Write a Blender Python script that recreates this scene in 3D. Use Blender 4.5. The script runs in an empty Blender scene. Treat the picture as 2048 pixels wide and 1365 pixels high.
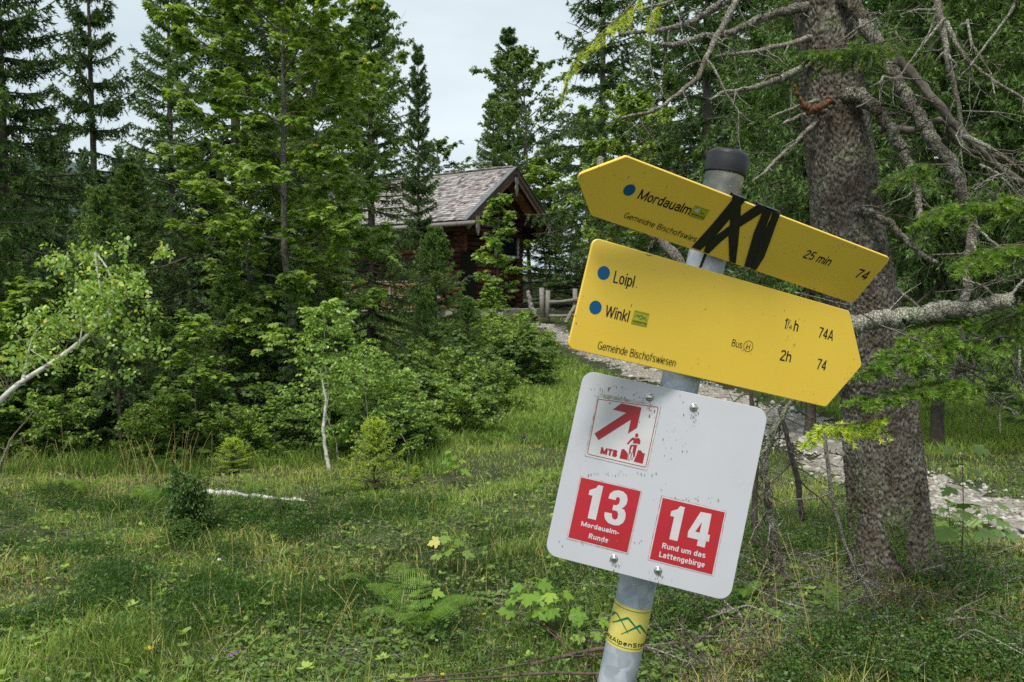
import bpy, math, random
import numpy as np
from mathutils import Matrix, Vector, Euler

# ------------------------------------------------------------------ camera
SC = bpy.context.scene
COL = SC.collection
FPX, CX, CY = 1593.0, 1024.0, 682.5
PITCH = math.atan(82 / FPX)
cam_d = bpy.data.cameras.new('camera')
cam = bpy.data.objects.new('camera', cam_d)
COL.objects.link(cam)
cam.location = (0, 0, 1.6)
cam.rotation_euler = (math.pi / 2 - PITCH, 0, 0)
cam_d.sensor_width = 36
cam_d.lens = 28.0
cam_d.clip_start = 0.05
cam_d.clip_end = 2000
cam_d.dof.use_dof = True
cam_d.dof.focus_distance = 1.27
cam_d.dof.aperture_fstop = 25
SC.camera = cam
# ------------------------------------------------------------------ world: overcast daylight
SUN_EL, SUN_AZ = math.radians(62), math.radians(200)     # azimuth clockwise from +Y (behind the camera, slightly left)
w = bpy.data.worlds.new('World')
SC.world = w
w.use_nodes = True
nt = w.node_tree
nt.nodes.clear()
out = nt.nodes.new('ShaderNodeOutputWorld')
bg = nt.nodes.new('ShaderNodeBackground')
sky = nt.nodes.new('ShaderNodeTexSky')
sky.sky_type = 'NISHITA'
sky.sun_disc = False
sky.sun_elevation = SUN_EL
sky.sun_rotation = SUN_AZ
tc = nt.nodes.new('ShaderNodeTexCoord')
mp = nt.nodes.new('ShaderNodeMapping')
mp.inputs['Scale'].default_value = (1.0, 1.0, 3.2)
nz = nt.nodes.new('ShaderNodeTexNoise')
nz.inputs['Scale'].default_value = 2.2
nz.inputs['Detail'].default_value = 5
nz.inputs['Roughness'].default_value = 0.5
cr = nt.nodes.new('ShaderNodeValToRGB')
cr.color_ramp.elements[0].position = 0.32
cr.color_ramp.elements[0].color = (4.7, 5.5, 5.9, 1)
cr.color_ramp.elements[1].position = 0.68
cr.color_ramp.elements[1].color = (7.1, 7.8, 8.1, 1)
mx = nt.nodes.new('ShaderNodeMix')
mx.data_type = 'RGBA'
mx.inputs['Factor'].default_value = 0.88
nt.links.new(tc.outputs['Generated'], mp.inputs['Vector'])
nt.links.new(mp.outputs['Vector'], nz.inputs['Vector'])
nt.links.new(nz.outputs['Fac'], cr.inputs['Fac'])
nt.links.new(sky.outputs['Color'], mx.inputs['A'])
nt.links.new(cr.outputs['Color'], mx.inputs['B'])
nt.links.new(mx.outputs['Result'], bg.inputs['Color'])
bg.inputs['Strength'].default_value = 0.060
nt.links.new(bg.outputs['Background'], out.inputs['Surface'])
# ------------------------------------------------------------------ sun (soft, overcast)
sd = bpy.data.lights.new('sun', 'SUN')
sd.energy = 1.5
sd.angle = math.radians(14)
sd.color = (1.0, 0.95, 0.86)
so = bpy.data.objects.new('sun', sd)
COL.objects.link(so)
sdir = Vector((math.sin(SUN_AZ) * math.cos(SUN_EL), math.cos(SUN_AZ) * math.cos(SUN_EL), math.sin(SUN_EL)))
so.rotation_euler = sdir.to_track_quat('Z', 'Y').to_euler()
so.location = (0, -5, 20)
SC.view_settings.view_transform = 'Standard'
SC.view_settings.look = 'None'
SC.view_settings.exposure = 1.16
SC.view_settings.gamma = 1
SC.view_settings.use_curve_mapping = False
SC.cycles.max_bounces = 6
SC.cycles.diffuse_bounces = 3
SC.cycles.glossy_bounces = 2
SC.cycles.transmission_bounces = 4
SC.cycles.transparent_max_bounces = 6
SC.cycles.use_denoising = False
SC.cycles.use_adaptive_sampling = False

# ------------------------------------------------------------------ projection helpers (pixel of the 2048x1365 photograph -> point at distance Y)
CAMP = np.array([0, 0, 1.6])
FV = np.array([0, math.cos(PITCH), -math.sin(PITCH)])
UV = np.array([0, math.sin(PITCH), math.cos(PITCH)])
RV = np.array([1.0, 0, 0])
def ray(px, py):
    return FV + (px - CX) / FPX * RV + (CY - py) / FPX * UV
def at(px, py, Y):
    d = ray(px, py)
    return CAMP + d * (Y / d[1])

# ------------------------------------------------------------------ terrain height
_ctrl = []
for px, Y, z in [(0, 3, 0.02), (1024, 3, 0), (2048, 3, 0.05), (0, 7.2, 0), (500, 7.2, 0.02), (850, 7.4, 0.02), (1060, 8.5, 0.0), (1060, 13, 0.02),
                 (1130, 17, 0.08), (1150, 21, 0.32), (1100, 26, 0.98), (900, 26, 1.0), (700, 26, 0.95), (1300, 26, 0.9), (1700, 26, 0.9),
                 (1770, 4.4, 0.04), (1950, 6.1, -0.1), (1620, 9, -0.1), (1620, 12.5, -0.12), (2000, 10, 0.05), (2000, 14, 0.5), (300, 12, 0.05), (0, 12, 0.1),
                 (-300, 12, 0.1), (300, 26, 1.0), (0, 26, 1.2), (-400, 26, 1.4), (2500, 14, 0.7), (2500, 8, 0.1), (2500, 26, 1.6)]:
    _ctrl.append(((px - CX) / FPX * Y, Y, z))
_ctrl += [(-30, 0, 0), (30, 0, 0.3), (0, -15, 0), (-40, -20, 0), (40, -20, 0), (-25, 55, 3.0), (0, 55, 3.2), (25, 55, 3.6), (60, 40, 3), (-60, 40, 2.5), (-60, 5, 0.5), (60, 5, 1)]
_ctrl = np.array(_ctrl)
def _k(d):
    return np.sqrt(d * d + 0.6)
_D = np.linalg.norm(_ctrl[:, None, :2] - _ctrl[None, :, :2], axis=2)
_A = np.block([[_k(_D) + 0.02 * np.eye(len(_ctrl)), np.ones((len(_ctrl), 1))], [np.ones((1, len(_ctrl))), np.zeros((1, 1))]])
_W = np.linalg.solve(_A, np.append(_ctrl[:, 2], 0))
def H(x, y):
    x = np.asarray(x, float); y = np.asarray(y, float)
    z = np.full(np.broadcast(x, y).shape, _W[-1])
    for (cx, cy, cz), wt in zip(_ctrl, _W[:-1]):
        z = z + wt * np.sqrt((x - cx) ** 2 + (y - cy) ** 2 + 0.6)
    r = np.sqrt(x * x + y * y)
    z = np.clip(z, -0.5, 6)
    b = 0.03 * np.sin(x * 2.1 + 1.3 * np.sin(y * 1.4)) * np.cos(y * 1.9 + x * 0.6) + 0.018 * np.sin(x * 5.3 + y * 2.2) * np.sin(y * 6.1 - x * 1.7)
    return z + b + np.clip((r - 80) * 0.02, 0, 4)
def Hs(x, y):
    return float(H(np.array([x]), np.array([y]))[0])
def vnoise(x, y, s, seed=0):
    a = seed * 1.7
    return 0.5 + 0.25 * (np.sin(x * s + 1.9 * np.sin(y * s * 0.7 + a) + a) + np.sin(y * s * 1.13 + 1.7 * np.sin(x * s * 0.83 + 2 * a) + 2 + a))

# ------------------------------------------------------------------ mesh builder
def nrm(v):
    return v / np.maximum(np.linalg.norm(v, axis=-1, keepdims=True), 1e-9)
class MB:
    def __init__(s):
        s.v = []; s.f = []; s.r = []; s.m = []; s.n = 0
    def add(s, V, F, rnd=0.5, mat=0):
        V = np.asarray(V, float).reshape(-1, 3)
        if not isinstance(F, (list, tuple)) or (len(F) and np.isscalar(F[0])):
            F = [F]
        s.v.append(V)
        for k, f in enumerate(F):
            f = np.asarray(f, int)
            if f.ndim == 1: f = f[None, :]
            s.f.append(f + s.n)
            r = rnd[k] if isinstance(rnd, list) else rnd
            s.r.append(np.broadcast_to(np.asarray(r, float), (len(f),)).copy())
            s.m.append(np.full(len(f), mat, int))
        s.n += len(V)
        return s
    def box(s, c, size, R=None, rnd=0.5, mat=0):
        h = np.array(size) / 2
        V = np.array([[x, y, z] for x in (-1, 1) for y in (-1, 1) for z in (-1, 1)]) * h
        if R is not None: V = V @ np.asarray(R).T
        return s.add(V + np.array(c), np.array([[0, 1, 3, 2], [4, 6, 7, 5], [0, 4, 5, 1], [2, 3, 7, 6], [0, 2, 6, 4], [1, 5, 7, 3]]), rnd, mat)
    def tubes(s, P, R, k=6, rnd=0.5, mat=0, cap=False):
        P = np.asarray(P, float); R = np.asarray(R, float)
        if P.ndim == 2: P = P[None]; R = R[None]
        B, n = P.shape[:2]
        R = np.broadcast_to(R, (B, n))
        T = np.gradient(P, axis=1); T = nrm(T)
        tot = nrm(P[:, -1] - P[:, 0])
        ref = np.where(np.abs(tot[:, 2:3]) > 0.8, np.array([[1.0, 0.1, 0]]), np.array([[0.05, 0.1, 1.0]]))[:, None, :]
        u = nrm(ref - (ref * T).sum(-1, keepdims=True) * T)
        v = np.cross(T, u)
        a = np.arange(k) * 2 * math.pi / k
        V = P[:, :, None, :] + R[:, :, None, None] * (np.cos(a)[None, None, :, None] * u[:, :, None, :] + np.sin(a)[None, None, :, None] * v[:, :, None, :])
        i = np.arange(n - 1)[:, None]; j = np.arange(k)[None, :]
        q = np.stack([i * k + j, i * k + (j + 1) % k, (i + 1) * k + (j + 1) % k, (i + 1) * k + j], -1).reshape(-1, 4)
        F = (q[None] + (np.arange(B) * n * k)[:, None, None]).reshape(-1, 4)
        rr = np.repeat(np.broadcast_to(np.asarray(rnd, float), (B,)), len(q))
        FF = [F]; RR = [rr]
        if cap:
            c0 = np.arange(k)[::-1][None] + (np.arange(B) * n * k)[:, None]
            c1 = np.arange(k)[None] + (n - 1) * k + (np.arange(B) * n * k)[:, None]
            FF += [c0, c1]; RR += [rr[::len(q)][:B], rr[::len(q)][:B]]
        return s.add(V.reshape(-1, 3), FF, RR, mat)
    def build(s, name, mats, parent=None, smooth=False, origin=None):
        me = bpy.data.meshes.new(name)
        V = np.concatenate(s.v)
        if origin is None:
            origin = np.zeros(3)
            if parent is not None:
                r_ = parent
                while r_.parent is not None: r_ = r_.parent
                origin = np.array(r_.location)
        V = V - np.asarray(origin)
        me.vertices.add(len(V)); me.vertices.foreach_set('co', V.astype(np.float32).ravel())
        tot = np.concatenate([np.full(len(f), f.shape[1]) for f in s.f])
        loops = np.concatenate([f.ravel() for f in s.f])
        me.loops.add(len(loops)); me.loops.foreach_set('vertex_index', loops.astype(np.int32))
        me.polygons.add(len(tot))
        me.polygons.foreach_set('loop_start', np.concatenate([[0], np.cumsum(tot)[:-1]]).astype(np.int32))
        mats = mats if isinstance(mats, (list, tuple)) else [mats]
        for m in mats: me.materials.append(m)
        if len(mats) > 1: me.polygons.foreach_set('material_index', np.concatenate(s.m).astype(np.int32))
        at_ = me.attributes.new('rnd', 'FLOAT', 'FACE')
        at_.data.foreach_set('value', np.concatenate(s.r).astype(np.float32))
        me.update(calc_edges=True)
        me.polygons.foreach_set('use_smooth', np.full(len(tot), bool(smooth)))
        o = bpy.data.objects.new(name, me)
        COL.objects.link(o)
        if parent is not None: o.parent = parent
        return o
def tag(o, label=None, cat=None, group=None, kind=None):
    if label: o['label'] = label
    if cat: o['category'] = cat
    if group: o['group'] = group
    if kind: o['kind'] = kind
    return o
def empty(name, loc, label=None, cat=None, group=None):
    o = bpy.data.objects.new(name, None)
    o.empty_display_size = 0.1
    COL.objects.link(o); o.location = loc
    return tag(o, label, cat, group)
def copy_tree(o, loc=None, rz=None, sc=None, label=None, group=None, rot=None, cat=None):
    def cp(a, par):
        c = a.copy(); COL.objects.link(c); c.parent = par
        for ch in list(a.children):
            cp(ch, c)
        return c
    r = cp(o, None)
    if loc is not None: r.location = loc
    if rz is not None: r.rotation_euler = (0, 0, rz)
    if rot is not None: r.rotation_euler = rot
    if sc is not None: r.scale = sc if isinstance(sc, (tuple, list)) else (sc, sc, sc)
    return tag(r, label, cat, group)

# ------------------------------------------------------------------ materials
def lin(c):
    return tuple(((x / 12.92) if x <= 0.04045 else ((x + 0.055) / 1.055) ** 2.4) for x in c)
def newmat(name):
    m = bpy.data.materials.new(name); m.use_nodes = True
    n = m.node_tree; n.nodes.clear()
    o = n.nodes.new('ShaderNodeOutputMaterial')
    p = n.nodes.new('ShaderNodeBsdfPrincipled')
    n.links.new(p.outputs[0], o.inputs[0])
    return m, n, p, o
def ramp(n, stops):
    r = n.nodes.new('ShaderNodeValToRGB')
    e = r.color_ramp.elements
    while len(e) < len(stops): e.new(0.5)
    for k, (pos, c) in enumerate(stops):
        e[k].position = pos; e[k].color = tuple(c) + (1,)
    return r
def leafmat(name, stops, trans=0.35, rough=0.45, spec=0.4):
    """per-leaf natural colour variation from the 'rnd' attribute, light passing through"""
    m, n, p, o = newmat(name)
    g_ = (1.2 if name == 'needle_bright' else 2.0 if name == 'needle_gold' else 1.75) if name.startswith('needle') else {'grass_blade': 1.55, 'maple_leaf': 1.85, 'dark_leaf': 1.55, 'birch_leaf': 1.3, 'sycamore_leaf': .85, 'bilberry_leaf': 0.8}.get(name, 1.1)
    stops = [(q, (c[0] * 1.66 * g_, c[1] * 1.50 * g_, c[2] * 1.06 * g_)) for q, c in stops]
    a = n.nodes.new('ShaderNodeAttribute'); a.attribute_name = 'rnd'
    r = ramp(n, stops)
    n.links.new(a.outputs['Fac'], r.inputs[0])
    n.links.new(r.outputs[0], p.inputs['Base Color'])
    p.inputs['Roughness'].default_value = rough
    p.inputs['Specular IOR Level'].default_value = spec
    t = n.nodes.new('ShaderNodeBsdfTranslucent')
    mixc = n.nodes.new('ShaderNodeMix'); mixc.data_type = 'RGBA'; mixc.blend_type = 'MULTIPLY'
    mixc.inputs['Factor'].default_value = 1
    mixc.inputs['B'].default_value = (1.5, 1.45, 0.6, 1)
    n.links.new(r.outputs[0], mixc.inputs['A'])
    n.links.new(mixc.outputs['Result'], t.inputs['Color'])
    ms = n.nodes.new('ShaderNodeMixShader'); ms.inputs[0].default_value = trans
    n.links.new(p.outputs[0], ms.inputs[1]); n.links.new(t.outputs[0], ms.inputs[2])
    n.links.new(ms.outputs[0], o.inputs[0])
    return m
def surfmat(name, stops, scale=8, detail=5, rough=0.7, bump=0.0, bscale=None, stretch=(1, 1, 1), metal=0, spec=0.4, rndmix=0.0, bdist=0.02, vor=False, coord='Object'):
    m, n, p, o = newmat(name)
    tc = n.nodes.new('ShaderNodeTexCoord'); mp = n.nodes.new('ShaderNodeMapping')
    mp.inputs['Scale'].default_value = stretch
    n.links.new(tc.outputs[coord], mp.inputs['Vector'])
    z = n.nodes.new('ShaderNodeTexNoise'); z.inputs['Scale'].default_value = scale; z.inputs['Detail'].default_value = detail
    z.inputs['Roughness'].default_value = 0.65
    n.links.new(mp.outputs[0], z.inputs['Vector'])
    fac = z.outputs['Fac']
    if rndmix:
        a = n.nodes.new('ShaderNodeAttribute'); a.attribute_name = 'rnd'
        mm = n.nodes.new('ShaderNodeMix'); mm.inputs['Factor'].default_value = rndmix
        n.links.new(fac, mm.inputs['A']); n.links.new(a.outputs['Fac'], mm.inputs['B'])
        fac = mm.outputs['Result']
    r = ramp(n, stops)
    n.links.new(fac, r.inputs[0]); n.links.new(r.outputs[0], p.inputs['Base Color'])
    p.inputs['Roughness'].default_value = rough; p.inputs['Metallic'].default_value = metal
    p.inputs['Specular IOR Level'].default_value = spec
    if bump:
        if vor:
            b2 = n.nodes.new('ShaderNodeTexVoronoi'); b2.inputs['Scale'].default_value = bscale or scale * 3
            ho = b2.outputs['Distance']
        else:
            b2 = n.nodes.new('ShaderNodeTexNoise'); b2.inputs['Scale'].default_value = bscale or scale * 3; b2.inputs['Detail'].default_value = 6
            ho = b2.outputs['Fac']
        n.links.new(mp.outputs[0], b2.inputs['Vector'])
        bn = n.nodes.new('ShaderNodeBump'); bn.inputs['Strength'].default_value = bump; bn.inputs['Distance'].default_value = bdist
        n.links.new(ho, bn.inputs['Height']); n.links.new(bn.outputs[0], p.inputs['Normal'])
    return m
M = {}
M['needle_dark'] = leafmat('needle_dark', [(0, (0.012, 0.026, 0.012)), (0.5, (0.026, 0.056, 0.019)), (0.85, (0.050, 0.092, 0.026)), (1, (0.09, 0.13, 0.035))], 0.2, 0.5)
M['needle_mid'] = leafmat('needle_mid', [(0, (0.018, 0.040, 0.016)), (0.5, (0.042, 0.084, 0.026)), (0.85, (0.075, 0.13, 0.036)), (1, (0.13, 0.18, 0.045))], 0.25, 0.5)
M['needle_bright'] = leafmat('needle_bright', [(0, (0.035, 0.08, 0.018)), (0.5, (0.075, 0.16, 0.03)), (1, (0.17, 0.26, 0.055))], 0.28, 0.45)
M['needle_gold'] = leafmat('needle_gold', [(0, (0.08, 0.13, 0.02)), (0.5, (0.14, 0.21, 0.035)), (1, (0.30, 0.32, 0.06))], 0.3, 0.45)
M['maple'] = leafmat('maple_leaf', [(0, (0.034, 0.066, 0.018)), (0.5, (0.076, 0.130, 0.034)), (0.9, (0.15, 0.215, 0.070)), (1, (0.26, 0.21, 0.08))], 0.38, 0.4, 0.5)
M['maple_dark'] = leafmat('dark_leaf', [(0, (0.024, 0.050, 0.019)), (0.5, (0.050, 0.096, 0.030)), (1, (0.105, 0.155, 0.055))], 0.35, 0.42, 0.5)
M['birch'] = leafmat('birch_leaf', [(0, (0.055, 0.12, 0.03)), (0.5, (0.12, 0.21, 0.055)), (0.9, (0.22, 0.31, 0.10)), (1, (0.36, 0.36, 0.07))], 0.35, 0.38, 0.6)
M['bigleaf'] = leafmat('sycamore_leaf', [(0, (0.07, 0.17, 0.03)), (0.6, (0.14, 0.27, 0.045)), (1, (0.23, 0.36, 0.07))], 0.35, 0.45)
M['bilberry'] = leafmat('bilberry_leaf', [(0, (0.025, 0.065, 0.016)), (0.5, (0.05, 0.12, 0.024)), (0.95, (0.10, 0.18, 0.04)), (1, (0.25, 0.10, 0.04))], 0.3, 0.4, 0.5)
M['fern'] = leafmat('fern_frond', [(0, (0.06, 0.13, 0.025)), (1, (0.15, 0.27, 0.06))], 0.35)
M['grass'] = leafmat('grass_blade', [(0, (0.020, 0.038, 0.013)), (0.3, (0.050, 0.092, 0.024)), (0.6, (0.105, 0.175, 0.048)), (0.8, (0.165, 0.225, 0.075)), (0.9, (0.21, 0.21, 0.11)), (1, (0.25, 0.22, 0.14))], 0.3, 0.5, 0.35)
M['straw'] = leafmat('dry_grass', [(0, (0.22, 0.185, 0.09)), (1, (0.38, 0.34, 0.20))], 0.2, 0.6, 0.3)
def barkmat(name, stops, scale, stretch=(1, 1, .6), vs=40, bdist=0.012, vmix=.3):
    m, n, p, o = newmat(name)
    tc = n.nodes.new('ShaderNodeTexCoord'); mp = n.nodes.new('ShaderNodeMapping'); mp.inputs['Scale'].default_value = stretch
    n.links.new(tc.outputs['Object'], mp.inputs['Vector'])
    z = n.nodes.new('ShaderNodeTexNoise'); z.inputs['Scale'].default_value = scale; z.inputs['Detail'].default_value = 8; z.inputs['Roughness'].default_value = .75; z.inputs['Distortion'].default_value = .6
    v = n.nodes.new('ShaderNodeTexVoronoi'); v.feature = 'DISTANCE_TO_EDGE'; v.inputs['Scale'].default_value = vs
    z3 = n.nodes.new('ShaderNodeTexNoise'); z3.inputs['Scale'].default_value = 20; z3.inputs['Detail'].default_value = 4
    ad = n.nodes.new('ShaderNodeMix'); ad.data_type = 'VECTOR'; ad.inputs['Factor'].default_value = .06
    n.links.new(mp.outputs[0], z3.inputs['Vector']); n.links.new(mp.outputs[0], ad.inputs[4]); n.links.new(z3.outputs['Color'], ad.inputs[5])
    n.links.new(mp.outputs[0], z.inputs['Vector']); n.links.new(ad.outputs[1], v.inputs['Vector'])
    mr = n.nodes.new('ShaderNodeMapRange'); mr.inputs['From Max'].default_value = .16; n.links.new(v.outputs['Distance'], mr.inputs['Value'])
    mm = n.nodes.new('ShaderNodeMix'); mm.inputs['Factor'].default_value = vmix; n.links.new(z.outputs['Fac'], mm.inputs['A']); n.links.new(mr.outputs[0], mm.inputs['B'])
    r = ramp(n, stops); n.links.new(mm.outputs['Result'], r.inputs[0])
    zl_ = n.nodes.new('ShaderNodeTexNoise'); zl_.inputs['Scale'].default_value = 5; zl_.inputs['Detail'].default_value = 6; n.links.new(tc.outputs['Object'], zl_.inputs['Vector'])
    rl = ramp(n, [(.36, (.60, .56, .48)), (.5, (.94, .96, .92)), (.62, (1.15, 1.22, 1.15)), (.72, (1.1, 1.35, 1.0))]); n.links.new(zl_.outputs['Fac'], rl.inputs[0])
    ml = n.nodes.new('ShaderNodeMix'); ml.data_type = 'RGBA'; ml.blend_type = 'MULTIPLY'; ml.inputs['Factor'].default_value = 1; n.links.new(r.outputs[0], ml.inputs['A']); n.links.new(rl.outputs[0], ml.inputs['B']); n.links.new(ml.outputs['Result'], p.inputs['Base Color'])
    p.inputs['Roughness'].default_value = .9; p.inputs['Specular IOR Level'].default_value = .25
    bn = n.nodes.new('ShaderNodeBump'); bn.inputs['Strength'].default_value = 1; bn.inputs['Distance'].default_value = bdist; n.links.new(mm.outputs['Result'], bn.inputs['Height']); n.links.new(bn.outputs[0], p.inputs['Normal'])
    return m
M['bark'] = surfmat('spruce_bark', [(0.25, (0.035, 0.028, 0.022)), (0.5, (0.095, 0.078, 0.062)), (0.75, (0.17, 0.15, 0.125))], 9, 6, 0.9, 0.8, 24, (1, 1, 0.45), bdist=0.03)
M['bark_light'] = barkmat('grey_bark', [(0.3, (0.045, 0.038, 0.03)), (0.5, (0.14, 0.12, 0.098)), (0.64, (0.26, 0.235, 0.20)), (0.8, (0.42, 0.40, 0.35))], 30, (1, 1, 1), 60)
M['deadwood'] = barkmat('dead_wood', [(0.3, (0.07, 0.058, 0.045)), (0.48, (0.20, 0.175, 0.145)), (0.64, (0.36, 0.33, 0.285)), (0.8, (0.52, 0.49, 0.44))], 40, (1, 1, 1), 90, 0.008)
M['brownwood'] = surfmat('brown_twig', [(0.25, (0.05, 0.032, 0.026)), (0.6, (0.13, 0.085, 0.07)), (0.8, (0.22, 0.16, 0.13))], 22, 6, 0.8, 0.5, 70, bdist=0.006)
M['rustwood'] = surfmat('rusty_dry_stalk', [(0.3, (0.13, 0.07, 0.035)), (0.7, (0.30, 0.18, 0.10))], 22, 4, 0.8)
M['tornwood'] = surfmat('torn_wood', [(0.3, (0.035, 0.018, 0.010)), (0.52, (0.13, 0.055, 0.022)), (0.75, (0.42, 0.22, 0.09))], 44, 6, 0.8, 0.9, 60, bdist=0.01)
M['birchbark'] = surfmat('birch_bark', [(0.3, (0.05, 0.045, 0.04)), (0.42, (0.45, 0.42, 0.38)), (0.6, (0.68, 0.65, 0.6))], 12, 5, 0.6, 0.3, 40, (1, 1, 3), bdist=0.005)
M['soil'] = surfmat('mossy_soil', [(0.25, (0.022, 0.018, 0.011)), (0.45, (0.035, 0.042, 0.014)), (0.6, (0.05, 0.07, 0.02)), (0.8, (0.09, 0.085, 0.04))], 1.6, 9, 0.95, 0.8, 30, bdist=0.03)
M['gravel'] = surfmat('limestone_gravel', [(0.3, (0.14, 0.12, 0.09)), (0.5, (0.34, 0.31, 0.26)), (0.7, (0.52, 0.50, 0.45))], 9, 10, 0.9, 1.0, 28, bdist=0.04, vor=True)
M['stone'] = surfmat('limestone', [(0.3, (0.22, 0.20, 0.17)), (0.6, (0.44, 0.42, 0.37)), (0.8, (0.60, 0.58, 0.53))], 9, 6, 0.9, 0.6, 30, rndmix=0.5, bdist=0.02)

# ------------------------------------------------------------------ ground sheet
def grid_axis(lo, hi, fine_lo, fine_hi, fine, n):
    a = np.arange(fine_lo, fine_hi, fine)
    l = fine_lo - (np.geomspace(fine, fine_lo - lo, n))[::-1]
    r = a[-1] + np.geomspace(fine, hi - a[-1], n)
    return np.concatenate([l, a, r])
gx = grid_axis(-450, 450, -9, 9, 0.1, 50); gy = grid_axis(-120, 600, 1.5, 22, 0.12, 60)
X, Y = np.meshgrid(gx, gy)
V = np.stack([X, Y, H(X.ravel(), Y.ravel()).reshape(X.shape)], -1).reshape(-1, 3)
nx = len(gx)
i, j = np.meshgrid(np.arange(len(gy) - 1), np.arange(nx - 1), indexing='ij')
F = np.stack([i * nx + j, i * nx + j + 1, (i + 1) * nx + j + 1, (i + 1) * nx + j], -1).reshape(-1, 4)
tag(MB().add(V, F).build('ground', M['soil'], smooth=True), kind='structure')

# path: a gravel strip lying on the ground
PATH = np.array([at(px, 900, Y)[[0, 1]] if False else ((px - CX) / FPX * Y, Y) for px, Y in
                 [(2700, 4.3), (2300, 5.1), (2050, 5.9), (1900, 6.7), (1730, 8.0), (1640, 9.4), (1560, 11.5), (1450, 13.6), (1330, 15.6), (1245, 18), (1180, 20.5), (1130, 23.0), (1075, 25.0)]])
def resample(P, n):
    P = np.asarray(P, float)
    t = np.append(0, np.cumsum(np.linalg.norm(np.diff(P, axis=0), axis=1)))
    # smooth by interpolating twice
    q = np.stack([np.interp(np.linspace(0, t[-1], n), t, P[:, k]) for k in range(P.shape[1])], -1)
    for _ in range(2):
        q[1:-1] = 0.25 * q[:-2] + 0.5 * q[1:-1] + 0.25 * q[2:]
    return q
pc = resample(PATH, 120)
pt = nrm(np.gradient(pc, axis=0)); pn = np.stack([-pt[:, 1], pt[:, 0]], -1)
rg = np.random.default_rng(5)
wl = 0.52 * np.linspace(1, .34, 120) + 0.16 * np.sin(np.arange(120) * 0.5) + 0.12 * rg.standard_normal(120)
wr = 0.50 * np.linspace(1, .34, 120) + 0.16 * np.sin(np.arange(120) * 0.37 + 1) + 0.12 * rg.standard_normal(120)
cols = []
for k in range(9):
    s = k / 8
    p2 = pc + pn * ((-wl + (wl + wr) * s)[:, None])
    z = H(p2[:, 0], p2[:, 1]) + 0.012 + 0.02 * math.sin(math.pi * s)
    cols.append(np.column_stack([p2, z]))
V = np.stack(cols, 1).reshape(-1, 3)
i, j = np.meshgrid(np.arange(119), np.arange(8), indexing='ij')
F = np.stack([i * 9 + j, (i + 1) * 9 + j, (i + 1) * 9 + j + 1, i * 9 + j + 1], -1).reshape(-1, 4)[:, ::-1]
tag(MB().add(V, F).build('path', M['gravel'], smooth=True), kind='structure')
def path_dist(x, y):
    d = np.full(len(x), 1e9)
    for k in range(0, 120, 2):
        d = np.minimum(d, np.hypot(x - pc[k, 0], y - pc[k, 1]))
    return d
def rock_verts(n, rng, k=10, elong=0.6):
    """n lumpy stones as deformed octa-spheres"""
    base = nrm(np.array([[1, 0, 0], [-1, 0, 0], [0, 1, 0], [0, -1, 0], [0, 0, 1], [0, 0, -1], [1, 1, 1], [-1, 1, 1], [1, -1, 1], [-1, -1, 1], [1, 1, -1], [-1, 1, -1], [1, -1, -1], [-1, -1, -1]], float))
    F = []
    ax = {(0, 1): 0}
    corner = {(1, 1, 1): 6, (-1, 1, 1): 7, (1, -1, 1): 8, (-1, -1, 1): 9, (1, 1, -1): 10, (-1, 1, -1): 11, (1, -1, -1): 12, (-1, -1, -1): 13}
    fa = {0: [(1, 1, 1), (1, -1, 1), (1, -1, -1), (1, 1, -1)], 1: [(-1, 1, 1), (-1, 1, -1), (-1, -1, -1), (-1, -1, 1)], 2: [(1, 1, 1), (1, 1, -1), (-1, 1, -1), (-1, 1, 1)],
          3: [(1, -1, 1), (-1, -1, 1), (-1, -1, -1), (1, -1, -1)], 4: [(1, 1, 1), (-1, 1, 1), (-1, -1, 1), (1, -1, 1)], 5: [(1, 1, -1), (1, -1, -1), (-1, -1, -1), (-1, 1, -1)]}
    for c, q in fa.items():
        for a in range(4):
            F.append([c, corner[q[a]], corner[q[(a + 1) % 4]]])
    V = base[None] * (1 + 0.28 * rng.standard_normal((n, 14, 1)).clip(-1.5, 1.5))
    V = V * np.stack([rng.uniform(0.8, 1.2, n), rng.uniform(0.7, 1.1, n), rng.uniform(0.4, 0.8, n)], -1)[:, None]
    return V, np.array(F)
rng = np.random.default_rng(3)
n = 9000
k = (rng.uniform(0, 1, n) ** 1.3 * 119).astype(int)
off = rng.normal(0, 0.36, n) * np.interp(k, [0, 119], [1, .4])
x = pc[k, 0] + pn[k, 0] * off + rng.normal(0, 0.06, n); y = pc[k, 1] + pn[k, 1] * off + rng.normal(0, 0.06, n)
V, F0 = rock_verts(n, rng)
sz = rng.uniform(0.008, 0.03, n) * np.where(rng.random(n) < 0.06, 2.3, 1)
V = V * sz[:, None, None] + np.stack([x, y, H(x, y) + 0.02], -1)[:, None]
F = (F0[None] + (np.arange(n) * 14)[:, None, None]).reshape(-1, 3)
tag(MB().add(V.reshape(-1, 3), F, np.repeat(rng.random(n), len(F0))).build('gravel', M['stone']), 'pale limestone gravel scattered along the hiking path', 'gravel', kind='stuff')

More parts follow.
